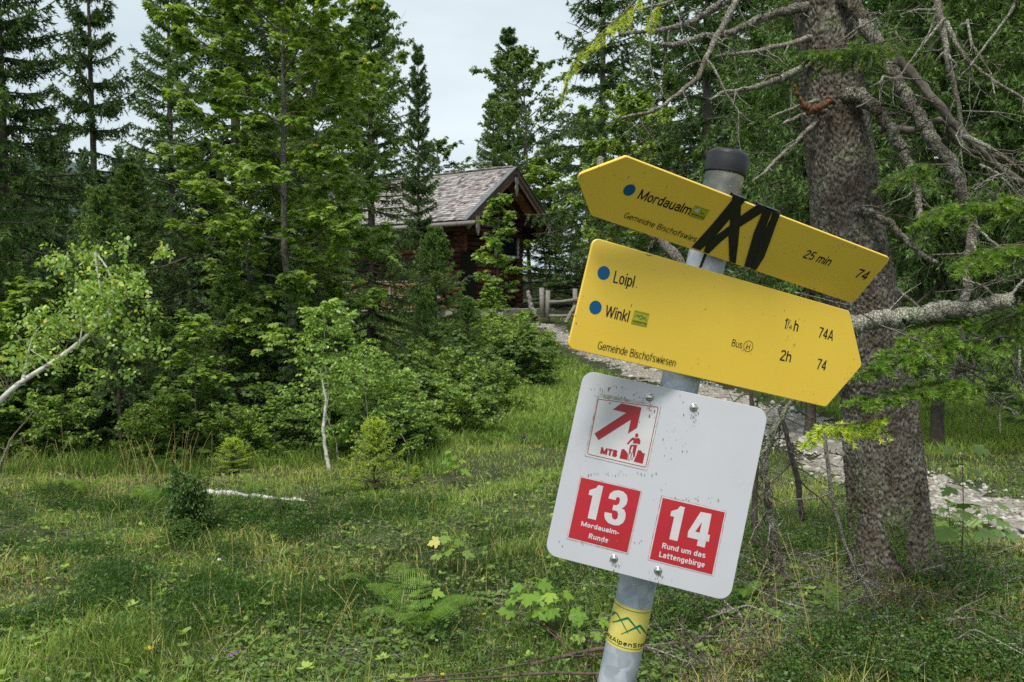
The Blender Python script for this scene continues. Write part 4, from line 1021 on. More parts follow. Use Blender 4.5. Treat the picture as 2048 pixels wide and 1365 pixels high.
for w_, a0, a1 in ((-0.08, -0.42, LEN), (WID + 0.08, -1.0, LEN)):
    gt = MB(); gt.tubes(np.array([hp(a0, w_, zE - 0.10), hp(a1, w_, zE - 0.14)]), np.array([0.075, 0.075]), 8, cap=True); gt.build('gutter', M['greywood'], roof_o, smooth=True)
# stone slab in front of the hut
tag(MB().box(hp(0.4, 3.2, Hs(*hp(0.4, 3.2, 0)[:2]) + 0.06), (1.6, 3.4, 0.22), RH).build('doorstep', M['stone']), 'pale stone slab in front of the hut gable', 'doorstep')
# firewood: every log its own object
M['firewood'] = surfmat('split_firewood', [(0.25, (0.20, 0.095, 0.045)), (0.5, (0.42, 0.24, 0.12)), (0.75, (0.60, 0.40, 0.23))], 16, 5, 0.8, 0.4, 60, rndmix=0.2)
fw = []
for v in range(4):
    rg_ = np.random.default_rng(60 + v); k = 7
    a = np.sort(rg_.uniform(0, 6.28, k)) if v else np.linspace(0, 6.28, k, endpoint=False)
    pr = np.stack([np.cos(a), np.sin(a)], -1) * 0.068 * rg_.uniform(0.75, 1.1, (k, 1))
    b = MB(); V = np.concatenate([np.column_stack([pr[:, 0], np.full(k, -0.16), pr[:, 1]]), np.column_stack([pr[:, 0], np.full(k, 0.16), pr[:, 1]])])
    b.add(V, [np.array([list(range(k))]), np.array([list(range(k, 2 * k))[::-1]]), np.array([[q, k + q, k + (q + 1) % k, (q + 1) % k] for q in range(k)])], 0.3 + 0.15 * v)
    o = b.build('firewood_log', M['firewood']); fw.append(o)
cnt = 0
for row in range(7):
    for c in range(30):
        a = 1.4 + c * 0.142 + (row % 2) * 0.07 + rgs.uniform(-.012, .012)
        p_ = hp(a, 0.52, gz + 0.42 + row * 0.122)
        if cnt < 4: o = fw[cnt]
        else: o = fw[cnt % 4].copy(); COL.objects.link(o)
        o.location = tuple(p_); o.rotation_euler = (0, rgs.uniform(0, 6.28), -TH)
        tag(o, 'split pale firewood log stacked against the hut side wall', 'firewood', 'firewood logs stacked along the hut wall'); cnt += 1
sh = MB()
for a in (1.35, 3.4, 5.7): sh.box(hp(a, 0.30, gz + 0.55), (0.07, 0.07, 1.1), RH)
rk = empty('wood_rack', tuple(hp(1.3, 0.3, gz)), 'grey pole rack holding the firewood along the hut wall', 'rack')
sh.build('posts', M['greywood'], rk)
for zz_ in (0.25, 0.72, 1.25):
    MB().tubes(np.array([hp(1.2, 0.25, gz + zz_), hp(5.9, 0.25, gz + zz_ + 0.03)]), np.array([0.04, 0.035]), 7, cap=True).build('rail', M['greywood'], rk, smooth=True)
# pole fence right of the hut
fr_ = at(1090, 635, 25)
fence = empty('pole_fence', (fr_[0], 25, Hs(fr_[0], 25)), 'grey split rail fence between hut and pale leafy tree', 'fence')
for q, (px, t_, b_, lx) in enumerate([(1083, 576, 636, 2), (1096, 581, 642, -1), (1150, 578, 640, 1)]):
    MB().tubes(np.array([at(px, t_, 25), at(px + lx, b_, 25)]), np.array([0.075, 0.085]), 7, cap=True).build('post', M['greywood'], fence, smooth=True)
for y0, y1 in ((604, 600), (606, 597), (632, 629)):
    MB().tubes(np.array([at(1098, y0, 24.9), at(1125, (y0 + y1) / 2 + 2, 24.9), at(1165, y1, 24.9)]), np.array([0.045, 0.045, 0.04]), 6, cap=True).build('rail', M['greywood'], fence, smooth=True)
stem_thing('leaning_plank', [(1055, 583, 25.6), (1062, 610, 25.5), (1070, 636, 25.4)], [0.06, 0.09], 'pale plank leaning at the right hut corner', 'plank', 'greywood', seed=70)
stem_thing('leaning_plank', [(1150, 612, 24.5), (1131, 646, 24.3)], [0.06, 0.06], 'grey plank slanting against the rail fence', 'plank', 'greywood', seed=71)
f2 = empty('bench', tuple(at(380, 620, 15)), 'weathered log bench glimpsed between the dark left trees', 'bench')
MB().tubes(np.array([at(352, 618, 15), at(410, 612, 15)]), np.array([0.05, 0.05]), 7, cap=True).build('seat', M['greywood'], f2, smooth=True)
for px in (358, 402): MB().tubes(np.array([at(px, 598, 15), at(px, 665, 15)]), np.array([0.05, 0.06]), 7, cap=True).build('leg', M['greywood'], f2, smooth=True)

# ================================================================== signpost
def plate_rot(a, b, c):
    ca, sa, cb, sb, cc, sc = math.cos(a), math.sin(a), math.cos(b), math.sin(b), math.cos(c), math.sin(c)
    Rx = np.array([[1, 0, 0], [0, ca, -sa], [0, sa, ca]]); Ry = np.array([[cb, 0, sb], [0, 1, 0], [-sb, 0, cb]]); Rz = np.array([[cc, -sc, 0], [sc, cc, 0], [0, 0, 1]])
    return Rz @ Rx @ Ry
class Plate:
    def __init__(s, W0, rot, k):
        s.R = plate_rot(*rot); s.k = k; s.P0 = CAMP + k * (np.array(W0) - CAMP); s.n = s.R @ np.array([0, 1, 0])
    def uv(s, px, py):
        d = ray(px, py); t = ((s.P0 - CAMP) @ s.n) / (d @ s.n); l = s.R.T @ (CAMP + d * t - s.P0)
        return np.array([l[0], l[2]])
    def w(s, uv, off=0.0):      # off > 0 : towards the viewer
        uv = np.atleast_2d(uv); off = np.broadcast_to(off, (len(uv),))
        return s.P0 + np.column_stack([uv[:, 0], -off, uv[:, 1]]) @ s.R.T
def rounded(poly, r, n=6):
    out_ = []; m = len(poly); poly = [np.array(p, float) for p in poly]
    rs = r if isinstance(r, (list, tuple)) else [r] * m
    for k in range(m):
        p, a, b = poly[k], poly[k - 1], poly[(k + 1) % m]
        u, v = nrm(a - p), nrm(b - p); th = math.acos(float(np.clip(u @ v, -1, 1)))
        t = rs[k] / math.tan(th / 2); c = p + nrm(u + v) * rs[k] / math.sin(th / 2)
        p1, p2 = p + u * t - c, p + v * t - c
        a1, a2 = math.atan2(p1[1], p1[0]), math.atan2(p2[1], p2[0]); d = (a2 - a1 + math.pi) % (2 * math.pi) - math.pi
        for q in range(n + 1):
            out_.append(c + rs[k] * np.array([math.cos(a1 + d * q / n), math.sin(a1 + d * q / n)]))
    return np.array(out_)
def inset(poly, d):
    m = len(poly); o = []
    for k in range(m):
        a, p, b = poly[k - 1], poly[k], poly[(k + 1) % m]
        e1, e2 = nrm(p - a), nrm(b - p); n1, n2 = np.array([-e1[1], e1[0]]), np.array([-e2[1], e2[0]])
        nn = nrm(n1 + n2); o.append(p + nn * d / max(0.3, nn @ n1))
    return np.array(o)
def ccw(p):
    a = sum(p[k - 1][0] * p[k][1] - p[k][0] * p[k - 1][1] for k in range(len(p)))
    return p if a > 0 else p[::-1]
def slab(mb, W_, poly, front, back, bev=0.0008, mat=0):
    poly = ccw(np.array(poly)); k = len(poly); A = inset(poly, bev)
    V = np.concatenate([W_(A, front), W_(poly, front - bev), W_(poly, back)])
    i = np.arange(k); j = (i + 1) % k
    mb.add(V, [np.array([i]), np.stack([k + i, k + j, j, i], -1), np.stack([2 * k + i, 2 * k + j, k + j, k + i], -1), np.array([(2 * k + i)[::-1]])], 0.5, mat)
def flat(mb, W_, poly, off, mat=0):
    poly = ccw(np.array(poly)); mb.add(W_(poly, off), np.array([np.arange(len(poly))]), 0.5, mat)
def ring(mb, W_, outer, inner, off, mat=0):
    k = len(outer); i = np.arange(k); j = (i + 1) % k
    mb.add(W_(np.concatenate([outer, inner]), off), np.stack([i, j, k + j, k + i], -1), 0.5, mat)
def circ(c, r, n=40, rv=None):
    a = np.arange(n) * 2 * math.pi / n
    return np.column_stack([c[0] + r * np.cos(a), c[1] + (rv or r) * np.sin(a)])
def arcp(cx, cy, rx, ry, a0, a1, n=14, e=0.86):
    a = np.radians(np.linspace(a0, a1, n)); c, s_ = np.cos(a), np.sin(a)
    return [(cx + rx * math.copysign(abs(p) ** e, p), cy + ry * math.copysign(abs(q) ** e, q)) for p, q in zip(c, s_)]
def glyph_paths(ch, t):
    """centre lines of a condensed grotesque letter, capital height 1; returns strokes and advance width"""
    h = t / 2; X = 0.73; w = 0.46 + 0.35 * (t - 0.12); m = w / 2; S = []
    def bowl(cx=m, top=X): return arcp(cx, top / 2, w / 2 - h, top / 2 - h, 90, 450, 36)
    def arch(x0, x1, base=0.0, top=X): return [(x0, top - 0.26)] + arcp((x0 + x1) / 2, top - 0.26, (x1 - x0) / 2, 0.26 - h, 180, 0, 16) + [(x1, base)]
    if ch == 'o': S = [bowl()]
    elif ch in 'bp': S = [[(h, 0 if ch == 'b' else -0.24), (h, 1 if ch == 'b' else X)], bowl()]
    elif ch in 'dg':
        S = [[(w - h, 0 if ch == 'd' else -0.02), (w - h, 1 if ch == 'd' else X)], bowl()]
        if ch == 'g': S[0] = [(w - h, X), (w - h, -0.06)] + arcp(m, -0.06, m - h, 0.2 - h, 0, -165, 10)
    elif ch == 'n': S = [[(h, 0), (h, X)], arch(h, w - h)]
    elif ch == 'h': S = [[(h, 0), (h, 1)], arch(h, w - h)]
    elif ch == 'u': S = [[(w - h, 0), (w - h, X)], [(h, X), (h, .26)] + arcp(m, .26, m - h, .26 - h, 180, 360, 16)]
    elif ch == 'm':
        w2 = w * 1.62; S = [[(h, 0), (h, X)], arch(h, w2 / 2), arch(w2 / 2, w2 - h)]; w = w2
    elif ch == 'r': S = [[(h, 0), (h, X)], [(h, X - .30)] + arcp(h + .24, X - .28, .24, .28 - h, 175, 80, 8)]; w = .30 + t * .3
    elif ch == 'i': S = [[(h, 0), (h, X)], [(h, .86), (h, 1)]]; w = t
    elif ch == 'l': S = [[(h, 0), (h, 1)]]; w = t
    elif ch == 't': S = [[(h + .1, .95), (h + .1, .14)] + arcp(h + .22, .14, .12, .14 - h, 180, 270, 6) + [(h + .27, h)], [(0, X - h * .8), (.30 + h, X - h * .8)]]; w = .30 + h
    elif ch == 'f': S = [[(h + .1, 0), (h + .1, .82)] + arcp(h + .24, .82, .14, .18 - h, 180, 95, 6) + [(h + .29, 1 - h)], [(0, X - h * .8), (.29 + h, X - h * .8)]]; w = .29 + h
    elif ch == 'a': S = [[(w - h, 0), (w - h, .50)] + arcp(m, .50, m - h, X - .50 - h, 0, 165, 14), arcp(m - .01, .235, m - h - .005, .235 - h, 90, 300, 20) + [(w - h, .16)], [(m - .02, .47 - h), (w - h, .47 - h * .7)]]
    elif ch == 'e': S = [[(h, .385), (w - h, .385)], arcp(m, X / 2, m - h, X / 2 - h, 2, 322, 30)]
    elif ch == 'c': S = [arcp(m, X / 2, m - h, X / 2 - h, 38, 322, 26)]
    elif ch == 's': S = [arcp(m, .54, m - h, .19 - h, 28, 180, 12) + [(m - .10, .40), (m + .10, .33)] + arcp(m, .195, m - h, .195 - h, 0, -155, 14)]; w *= .96
    elif ch == 'w': w = .66; S = [[(h * .7, X), (.20, h * .4)], [(.20, h * .4), (.33, X - .02)], [(.33, X - .02), (.46, h * .4)], [(.46, h * .4), (.66 - h * .7, X)]]
    elif ch == 'k': S = [[(h, 0), (h, 1)], [(h, .28), (w - h * .8, X)], [(h + .12, .40), (w - h * .7, 0)]]
    elif ch == 'z': S = [[(0, X - h), (w, X - h)], [(w - h, X - h), (h, h)], [(0, h), (w, h)]]
    elif ch == 'M': w = .72 + t * .4; S = [[(h, 0), (h, 1)], [(w - h, 0), (w - h, 1)], [(h, .97), (w / 2, .06)], [(w / 2, .06), (w - h, .97)]]
    elif ch == 'W': w = .90; S = [[(h * .7, 1), (.25, h * .5)], [(.25, h * .5), (.45, .97)], [(.45, .97), (.65, h * .5)], [(.65, h * .5), (.90 - h * .7, 1)]]
    elif ch == 'G': w = .58; S = [arcp(.29, .5, .29 - h, .5 - h, 40, 345, 30), [(.30, .46), (.58 - h * .2, .46)], [(.58 - h, .46), (.58 - h, .02)]]
    elif ch == 'S': w = .54; S = [arcp(.27, .745, .27 - h, .255 - h, 20, 180, 12) + [(.14, .56), (.40, .44)] + arcp(.27, .265, .27 - h, .265 - h, 0, -160, 14)]
    elif ch == 'B': w = .54; S = [[(h, 0), (h, 1)], [(h, 1 - h), (.26, 1 - h)] + arcp(.26, .76, .22 - h * .6, .24 - h, 90, -90, 12) + [(h, .52)], [(h, .52), (.26, .52)] + arcp(.26, .27, .26 - h * .6, .27 - h * .9, 90, -90, 12) + [(h, h)]]; S[1][-2:] = S[1][-2:]
    elif ch == 'R': w = .56; S = [[(h, 0), (h, 1)], [(h, 1 - h), (.26, 1 - h)] + arcp(.26, .73, .26 - h * .6, .27 - h, 90, -90, 12) + [(h, .46)], [(.30, .46), (.56 - h, 0)]]
    elif ch == 'L': w = .44; S = [[(h, 0), (h, 1)], [(0, h), (.44, h)]]
    elif ch == 'H': w = .54; S = [[(h, 0), (h, 1)], [(.54 - h, 0), (.54 - h, 1)], [(h, .53), (.54 - h, .53)]]
    elif ch == 'T': w = .50; S = [[(.25, 0), (.25, 1)], [(0, 1 - h), (.50, 1 - h)]]
    elif ch == 'A': w = .60; S = [[(h * .6, 0), (.30, .98)], [(.30, .98), (.60 - h * .6, 0)], [(.13, .28), (.47, .28)]]
    elif ch == '1': w = .34; S = [[(.34 - h, 0), (.34 - h, 1)], [(0.0, .74), (.13, .77), (.34 - h, .93)]]
    elif ch == '2': w = .48; S = [arcp(.24, .74, .24 - h, .26 - h, 175, -20, 16) + [(.10, .16), (h, h)], [(h * .3, h), (.48, h)]]
    elif ch == '3': w = .48 + (t - .12) * .5; c_ = w / 2; S = [arcp(c_, .755, c_ - h, .245 - h, 165, -90, 18) + [(c_ - .06, .51)], arcp(c_, .265, c_ - h, .265 - h * .9, 90, -165, 20)]
    elif ch == '4': w = .50 + (t - .12) * .6; x_ = w - .09 - h; S = [[(x_, 0), (x_, 1)], [(x_, .95), (h * .6, .24 + h)], [(h * .4, .24 + h * .6), (w, .24 + h * .6)]]
    elif ch == '5': w = .48; S = [[(.44, 1 - h), (.10, 1 - h)], [(.11, 1 - h), (h + .01, .50)], [(h, .50)] + arcp(.24, .32, .24 - h, .32 - h, 130, -160, 18)]
    elif ch == '7': w = .46; S = [[(0, 1 - h), (.46, 1 - h)], [(.44, 1 - h), (.26, .5), (.17, 0)]]
    elif ch == '-': w = .26; S = [[(0, .36), (.26, .36)]]
    elif ch == '/': w = .3; S = [[(0.02, -.02), (.28, 1.02)]]
    elif ch == ' ': return [], .22
    return S, w
def text(mb, W_, s_, p0, p1, ptop, off, bold=0.115, mat=0, gap=0.085):
    """lettering from baseline point p0 to p1, capital height to ptop, all in surface coordinates"""
    p0, p1, ptop = map(np.array, (p0, p1, ptop)); e = p1 - p0; L = np.linalg.norm(e); e = e / L; up = np.array([-e[1], e[0]])
    hh = abs((ptop - p0) @ up); x = 0.0; strokes = []
    for ch in s_:
        S, w_ = glyph_paths(ch, bold)
        for P in S: strokes.append(np.array(P) + np.array([x, 0]))
        x += w_ + gap
    x -= gap; sx = L / x
    for n_, P in enumerate(strokes):
        P = np.column_stack([P[:, 0] * sx, P[:, 1] * hh]); th = bold * (sx * 0.5 + hh * 0.5) / 2
        k = len(P); T_ = np.gradient(P, axis=0) if k > 2 else np.repeat((P[1:] - P[:1]), 2, 0); T_ = nrm(T_)
        closed = k > 8 and np.linalg.norm(P[0] - P[-1]) < 1e-6
        if closed: T_[0] = T_[-1] = nrm(P[1] - P[-2])
        N_ = np.column_stack([-T_[:, 1], T_[:, 0]]) * th
        q = np.concatenate([P + N_, P - N_]); q = p0 + q[:, :1] * e + q[:, 1:] * up
        i = np.arange(k - 1)
        mb.add(W_(q, off + 0.000012 * n_), np.stack([i, k + i, k + i + 1, i + 1], -1), 0.5, mat)
def simple(name, col, rough=0.4, metal=0.0, spec=0.5, coat=0.0):
    m, n, p, o = newmat(name); p.inputs['Base Color'].default_value = (*col, 1); p.inputs['Roughness'].default_value = rough
    p.inputs['Metallic'].default_value = metal; p.inputs['Specular IOR Level'].default_value = spec
    return m
M['yellow'] = surfmat('yellow_sign_paint', [(0.3, (0.90, 0.60, 0.065)), (0.7, (0.94, 0.645, 0.075))], 5, 4, 0.33, 0.04, 60, spec=0.5, bdist=0.002)
def add_specks(m, dens, col, lo, hi, scale=140):
    n = m.node_tree; p = [x for x in n.nodes if x.type == 'BSDF_PRINCIPLED'][0]
    src = p.inputs['Base Color'].links[0].from_socket
    tc = n.nodes.new('ShaderNodeTexCoord')
    z = n.nodes.new('ShaderNodeTexNoise'); z.inputs['Scale'].default_value = scale; z.inputs['Detail'].default_value = 3
    z2 = n.nodes.new('ShaderNodeTexNoise'); z2.inputs['Scale'].default_value = 9; z2.inputs['Detail'].default_value = 4
    n.links.new(tc.outputs['Object'], z.inputs['Vector']); n.links.new(tc.outputs['Object'], z2.inputs['Vector'])
    mu = n.nodes.new('ShaderNodeMath'); mu.operation = 'MULTIPLY'; n.links.new(z.outputs['Fac'], mu.inputs[0]); n.links.new(z2.outputs['Fac'], mu.inputs[1])
    r = ramp(n, [(lo, (0, 0, 0)), (hi, (1, 1, 1))]); n.links.new(mu.outputs[0], r.inputs[0])
    m2 = n.nodes.new('ShaderNodeMath'); m2.operation = 'MULTIPLY'; m2.inputs[1].default_value = dens; n.links.new(r.outputs[0], m2.inputs[0])
    mx_ = n.nodes.new('ShaderNodeMix'); mx_.data_type = 'RGBA'; mx_.inputs['B'].default_value = (*col, 1)
    n.links.new(m2.outputs[0], mx_.inputs['Factor']); n.links.new(src, mx_.inputs['A']); n.links.new(mx_.outputs['Result'], p.inputs['Base Color'])
add_specks(M['yellow'], 0.5, (0.22, 0.15, 0.03), 0.40, 0.50)
M['white'] = surfmat('white_panel_paint', [(0.3, (0.50, 0.505, 0.545)), (0.7, (0.545, 0.55, 0.59))], 4, 4, 0.35, 0.03, 40, spec=0.5, bdist=0.002)
add_specks(M['white'], 0.12, (0.16, 0.15, 0.14), 0.375, 0.42, 330)
M['black'] = simple('black_print', (0.012, 0.011, 0.010), 0.45)
M['blue'] = simple('blue_print', (0.0, 0.10, 0.26), 0.35)
M['red'] = surfmat('red_sticker', [(0.3, (0.40, 0.012, 0.022)), (0.7, (0.46, 0.016, 0.028))], 14, 4, 0.35, spec=0.5)
M['maroon'] = simple('maroon_print', (0.32, 0.012, 0.02), 0.4)
M['stickwhite'] = surfmat('sticker_white', [(0.3, (0.52, 0.52, 0.53)), (0.7, (0.60, 0.60, 0.60))], 30, 4, 0.4)
M['stickedge'] = surfmat('grubby_sticker_edge', [(0.35, (0.22, 0.20, 0.17)), (0.6, (0.52, 0.50, 0.45))], 90, 5, 0.6)
M['green'] = simple('green_print', (0.0, 0.17, 0.06), 0.4)
M['lime'] = surfmat('yellow_green_sticker', [(0.3, (0.42, 0.40, 0.02)), (0.7, (0.50, 0.46, 0.03))], 60, 4, 0.4)
M['paleyellow'] = surfmat('pale_yellow_sticker', [(0.3, (0.62, 0.52, 0.08)), (0.7, (0.72, 0.64, 0.20))], 40, 4, 0.4)
M['tape'] = surfmat('black_tape', [(0.3, (0.010, 0.010, 0.009)), (0.75, (0.022, 0.021, 0.018))], 30, 5, 0.33, 0.7, 90, (1.6, 1, 0.35), spec=0.6, bdist=0.003)
M['rubber'] = surfmat('scuffed_black_plastic', [(0.35, (0.012, 0.013, 0.016)), (0.60, (0.020, 0.021, 0.025)), (0.82, (0.10, 0.10, 0.11))], 26, 7, 0.5, 0.15, 80, (1, 1, 3), bdist=0.002)
M['steel'] = simple('stainless_steel', (0.62, 0.60, 0.57), 0.22, 1.0)
m, n, p, o_ = newmat('galvanised_steel')
tc = n.nodes.new('ShaderNodeTexCoord'); vo = n.nodes.new('ShaderNodeTexVoronoi'); vo.inputs['Scale'].default_value = 62; vo.inputs['Randomness'].default_value = 1
z = n.nodes.new('ShaderNodeTexNoise'); z.inputs['Scale'].default_value = 16; z.inputs['Detail'].default_value = 8; z.inputs['Distortion'].default_value = 1.5
n.links.new(tc.outputs['Object'], vo.inputs['Vector']); n.links.new(tc.outputs['Object'], z.inputs['Vector'])
bw = n.nodes.new('ShaderNodeRGBToBW'); n.links.new(vo.outputs['Color'], bw.inputs[0])
mm = n.nodes.new('ShaderNodeMix'); mm.inputs['Factor'].default_value = 0.72; n.links.new(bw.outputs[0], mm.inputs['A']); n.links.new(z.outputs['Fac'], mm.inputs['B'])
r = ramp(n, [(0.32, (0.25, 0.28, 0.33)), (0.52, (0.38, 0.42, 0.47)), (0.68, (0.55, 0.59, 0.65))]); n.links.new(mm.outputs['Result'], r.inputs[0]); n.links.new(r.outputs[0], p.inputs['Base Color'])
p.inputs['Metallic'].default_value = 0.1; p.inputs['Roughness'].default_value = 0.42
M['galv'] = m

PA, PB = at(1447, 360, 1.25), at(1236, 1350, 1.25)
pd = nrm(PA - PB); ptop_ = PA + pd * 0.034
t_ = (Hs(PB[0], 1.25) - 0.12 - PB[2]) / pd[2]; pbase = PB + pd * t_
post = empty('signpost', (pbase[0], pbase[1], pbase[2] + 0.12), 'leaning galvanised hiking signpost with two yellow arrow boards and a white panel', 'signpost')
rad_p = 0.0298
fy = np.array([0, -1.0, 0]); fy = nrm(fy - (fy @ pd) * pd); fx = np.cross(pd, fy) * -1
if fx[0] < 0: fx = -fx
def cyl(mb, stations, k=48):
    V = []; 
    for c_, r_ in stations:
        a = np.arange(k) * 2 * math.pi / k
        V.append(c_ + r_ * (np.cos(a)[:, None] * fx + np.sin(a)[:, None] * fy))
    V = np.concatenate(V); nS = len(stations)
    i, j = np.meshgrid(np.arange(nS - 1), np.arange(k), indexing='ij')
    F = np.stack([i * k + j, i * k + (j + 1) % k, (i + 1) * k + (j + 1) % k, (i + 1) * k + j], -1).reshape(-1, 4)[:, ::-1]
    mb.add(V, [F, np.array([np.arange(k) + (nS - 1) * k])])
b = MB(); cyl(b, [(pbase + (ptop_ - pbase) * f, rad_p) for f in np.linspace(0, 1, 12)]); b.build('pole', M['galv'], post, smooth=True)
c0 = at(1449, 350, 1.25); hc = 0.037
st = [(c0 - pd * 0.0005, rad_p + 0.0005), (c0, rad_p + 0.0032), (c0 + pd * 0.002, rad_p + 0.0037), (c0 + pd * hc * 0.45, rad_p + 0.0030), (c0 + pd * hc * 0.75, rad_p + 0.0022)]
for q in range(1, 7):
    a = q / 6 * math.pi / 2 * 0.93; st.append((c0 + pd * (hc * 0.75 + 0.0085 * math.sin(a)), rad_p + 0.0022 - 0.009 * (1 - math.cos(a))))
st += [(c0 + pd * (hc * 0.75 + 0.0100), 0.014), (c0 + pd * (hc * 0.75 + 0.0104), 0.004)]
b = MB(); cyl(b, st); b.build('pole_cap', M['rubber'], post, smooth=True)

UP = Plate((0.30337035, 1.216, 1.69893646), (0.6361, 0.292, 0.2821), 0.972)
LO = Plate((0.27746027, 1.216, 1.56988944), (0.0586, 0.2256, 0.3489), 0.988)
WH = Plate((0.22634401, 1.216, 1.31530113), (-0.1318, 0.1992, -0.1556), 0.984)
def z1(x, y): return (1140 + x * .1465, 300 + y * .1465)
def z2(x, y): return (1380 + x * .18315, 290 + y * .18315)
def z3(x, y): return (1560 + x * .1465, 440 + y * .1465)
def z4(x, y): return (1440 + x * .1465, 620 + y * .1465)
def z5(x, y): return (1130 + x * .2051, 470 + y * .2051)
def zs(x, y): return (1120 + x * .17578, 940 + y * .17578)
def zm(x, y): return (1160 + x * .13187, 770 + y * .13187)
class Lines:
    """one lettering part per word or figure"""
    def __init__(s, par): s.par = par; s.m = []
    def new(s): s.m.append(MB()); return s.m[-1]
    def last(s): return s.m[-1]
    def build_all(s):
        for m_ in s.m: m_.build('lettering', M['black'], s.par)
# upper arrow board
q = [0.2014, 0.3455, 0.0654, 0.0332, 0.0537]; k_ = UP.k
poly = rounded([np.array(p_) * k_ for p_ in [(-q[0], q[2]), (-q[0] - q[4], (q[2] - q[3]) / 2), (-q[0], -q[3]), (q[1], -q[3]), (q[1], q[2])]], [0.006, 0.009, 0.006, 0.009, 0.009])
def board(P, poly, name):
    b = MB(); slab(b, P.w, poly, 0.0, -0.004, 0.0009)
    o = b.build(name, M['yellow'], post); return o
ub = board(UP, poly, 'arrow_board'); ub['label'] = 'upper yellow arrow board pointing left, crossed out with black tape'
def T(mb, P, z, s_, a, b_, c, bold=0.0, off=0.0004, mat=0):
    mb = (mb.last() if s_ in ('H', '4') or (s_ == '1' and c[1] > 115) or s_ == 'h' else mb.new()) if isinstance(mb, Lines) else mb
    text(mb, P.w, s_, P.uv(*z(*a)), P.uv(*z(*b_)), P.uv(*z(*c)), off, {0.004: .125, 0.003: .115, 0.002: .12, 0.0: .095, -0.002: .09, -0.004: .085}[bold], mat)
b = Lines(ub)
T(b, UP, z1, 'Mordaualm', (912, 662), (1618, 888), (985, 536), 0.004)
T(b, UP, z1, 'Gemeidne Bischofswies', (726, 922), (1706, 1254), (764, 848), 0.0)
T(b, UP, z3, '25 min', (306, 512), (660, 628), (352, 396), 0.002)
T(b, UP, z3, '74', (1008, 780), (1166, 822), (1078, 664), 0.004)
b.build_all()
c_ = UP.uv(*z1(810, 548)); r_ = abs(UP.uv(*z1(893, 548))[0] - UP.uv(*z1(727, 548))[0]) / 2
r_ = 0.0088
b = MB(); flat(b, UP.w, circ(c_, r_), 0.0004); b.build('waymark_dot', M['blue'], ub)
# little peeled scratches on the 25
b = MB()
for pts in ([(335, 468), (395, 440), (400, 452), (345, 480)], [(385, 535), (410, 540), (405, 550), (385, 545)], [(305, 480), (335, 470), (340, 478), (308, 492)]):
    flat(b, UP.w, [UP.uv(*z3(*p_)) for p_ in pts], 0.0006)
b.build('scratches', M['stickwhite'], ub)
MOUNT = [[(-.98, -.25), (-.50, .45), (-.45, .38), (-.90, -.28)], [(-.52, .48), (-.44, .40), (.10, -.62), (.02, -.55), (-.50, .30)], [(-.62, -.18), (.02, .50), (.03, .30), (-.55, -.22)], [(-.02, .50), (.08, .46), (.62, -.52), (.52, -.45), (.0, .32)],
         [(-.12, -.62), (.58, .18), (.58, .02), (-.05, -.66)], [(.52, .16), (.62, .14), (1.0, -.75), (.93, -.68), (.55, .02)]]
def logo(mb, P, quad, off, peel=False):
    """small square trail sticker: frame colour 0 lime, 1 green, 2 black, 3 white; quad = TL, TR, BR, BL in surface coordinates"""
    tl, tr, br, bl = [np.array(v) for v in quad]
    def bi(x, y):   # x,y in -1..1
        a, c = (x + 1) / 2, (y + 1) / 2
        return (bl * (1 - a) + br * a) * (1 - c) + (tl * (1 - a) + tr * a) * c
    flat(mb, P.w, [tl, tr, br, bl], off, 0)
    for y in (0.86, -0.84):
        flat(mb, P.w, [bi(-.96, y), bi(.96, y), bi(.96, y - .05), bi(-.96, y - .05)], off + 0.00022, 1)
    if peel:
        for m_ in MOUNT[3:]: flat(mb, P.w, [bi(x * .85, y * .62 + .15) for x, y in m_], off + 0.0003, 1)
        flat(mb, P.w, [bi(-.95, .12), bi(-.2, .92), bi(-.28, -.05)], off + 0.0007, 3)
        text(mb, P.w, 'SalzAlpenSteig', bi(-.92, -.62), bi(.92, -.62), bi(-.92, -.36), off + 0.0003, 0.16, 2)
    else:
        for m_ in MOUNT: flat(mb, P.w, [bi(x * .9, y * .62 + .22) for x, y in m_], off + 0.0003, 1)
        text(mb, P.w, 'SalzAlpenSteig', bi(-.92, -.66), bi(.92, -.66), bi(-.92, -.40), off + 0.0003, 0.16, 2)
b = MB(); logo(b, UP, [UP.uv(*z1(*p_)) for p_ in [(1708, 755), (1905, 825), (1818, 962), (1625, 900)]], 0.0005, True)
b.build('sticker', [M['lime'], M['green'], M['black'], M['stickwhite']], ub)
b = MB()
strips = [[(462, 538), (612, 594), (557, 665), (285, 985), (112, 1152), (18, 1116), (260, 845), (458, 603)], [(462, 538), (557, 576), (551, 780), (540, 900), (520, 1110), (497, 1294), (430, 1272), (420, 1000), (437, 820), (450, 700)],
          [(738, 645), (826, 680), (785, 738), (545, 892), (420, 985), (330, 1060), (200, 1186), (150, 1168), (170, 1100), (290, 985), (436, 878), (551, 778)],
          [(803, 690), (895, 717), (808, 930), (742, 1150), (697, 1345), (592, 1326), (650, 1120), (700, 950), (760, 810)], [(905, 722), (982, 748), (930, 880), (868, 1060), (805, 1225), (714, 1366), (665, 1350), (720, 1180), (800, 960), (880, 800)]]
for q, s_ in enumerate(strips):
    pp = [UP.uv(*z2(*p_)) for p_ in s_]
    slab(b, UP.w, pp, 0.0009 + 0.00022 * q, 0.0003 - 0.0, 0.0001)
flat(b, UP.w, [UP.uv(*z2(*p_)) for p_ in [(163, 1172), (197, 1180), (128, 1345), (98, 1345)]], -0.0005)
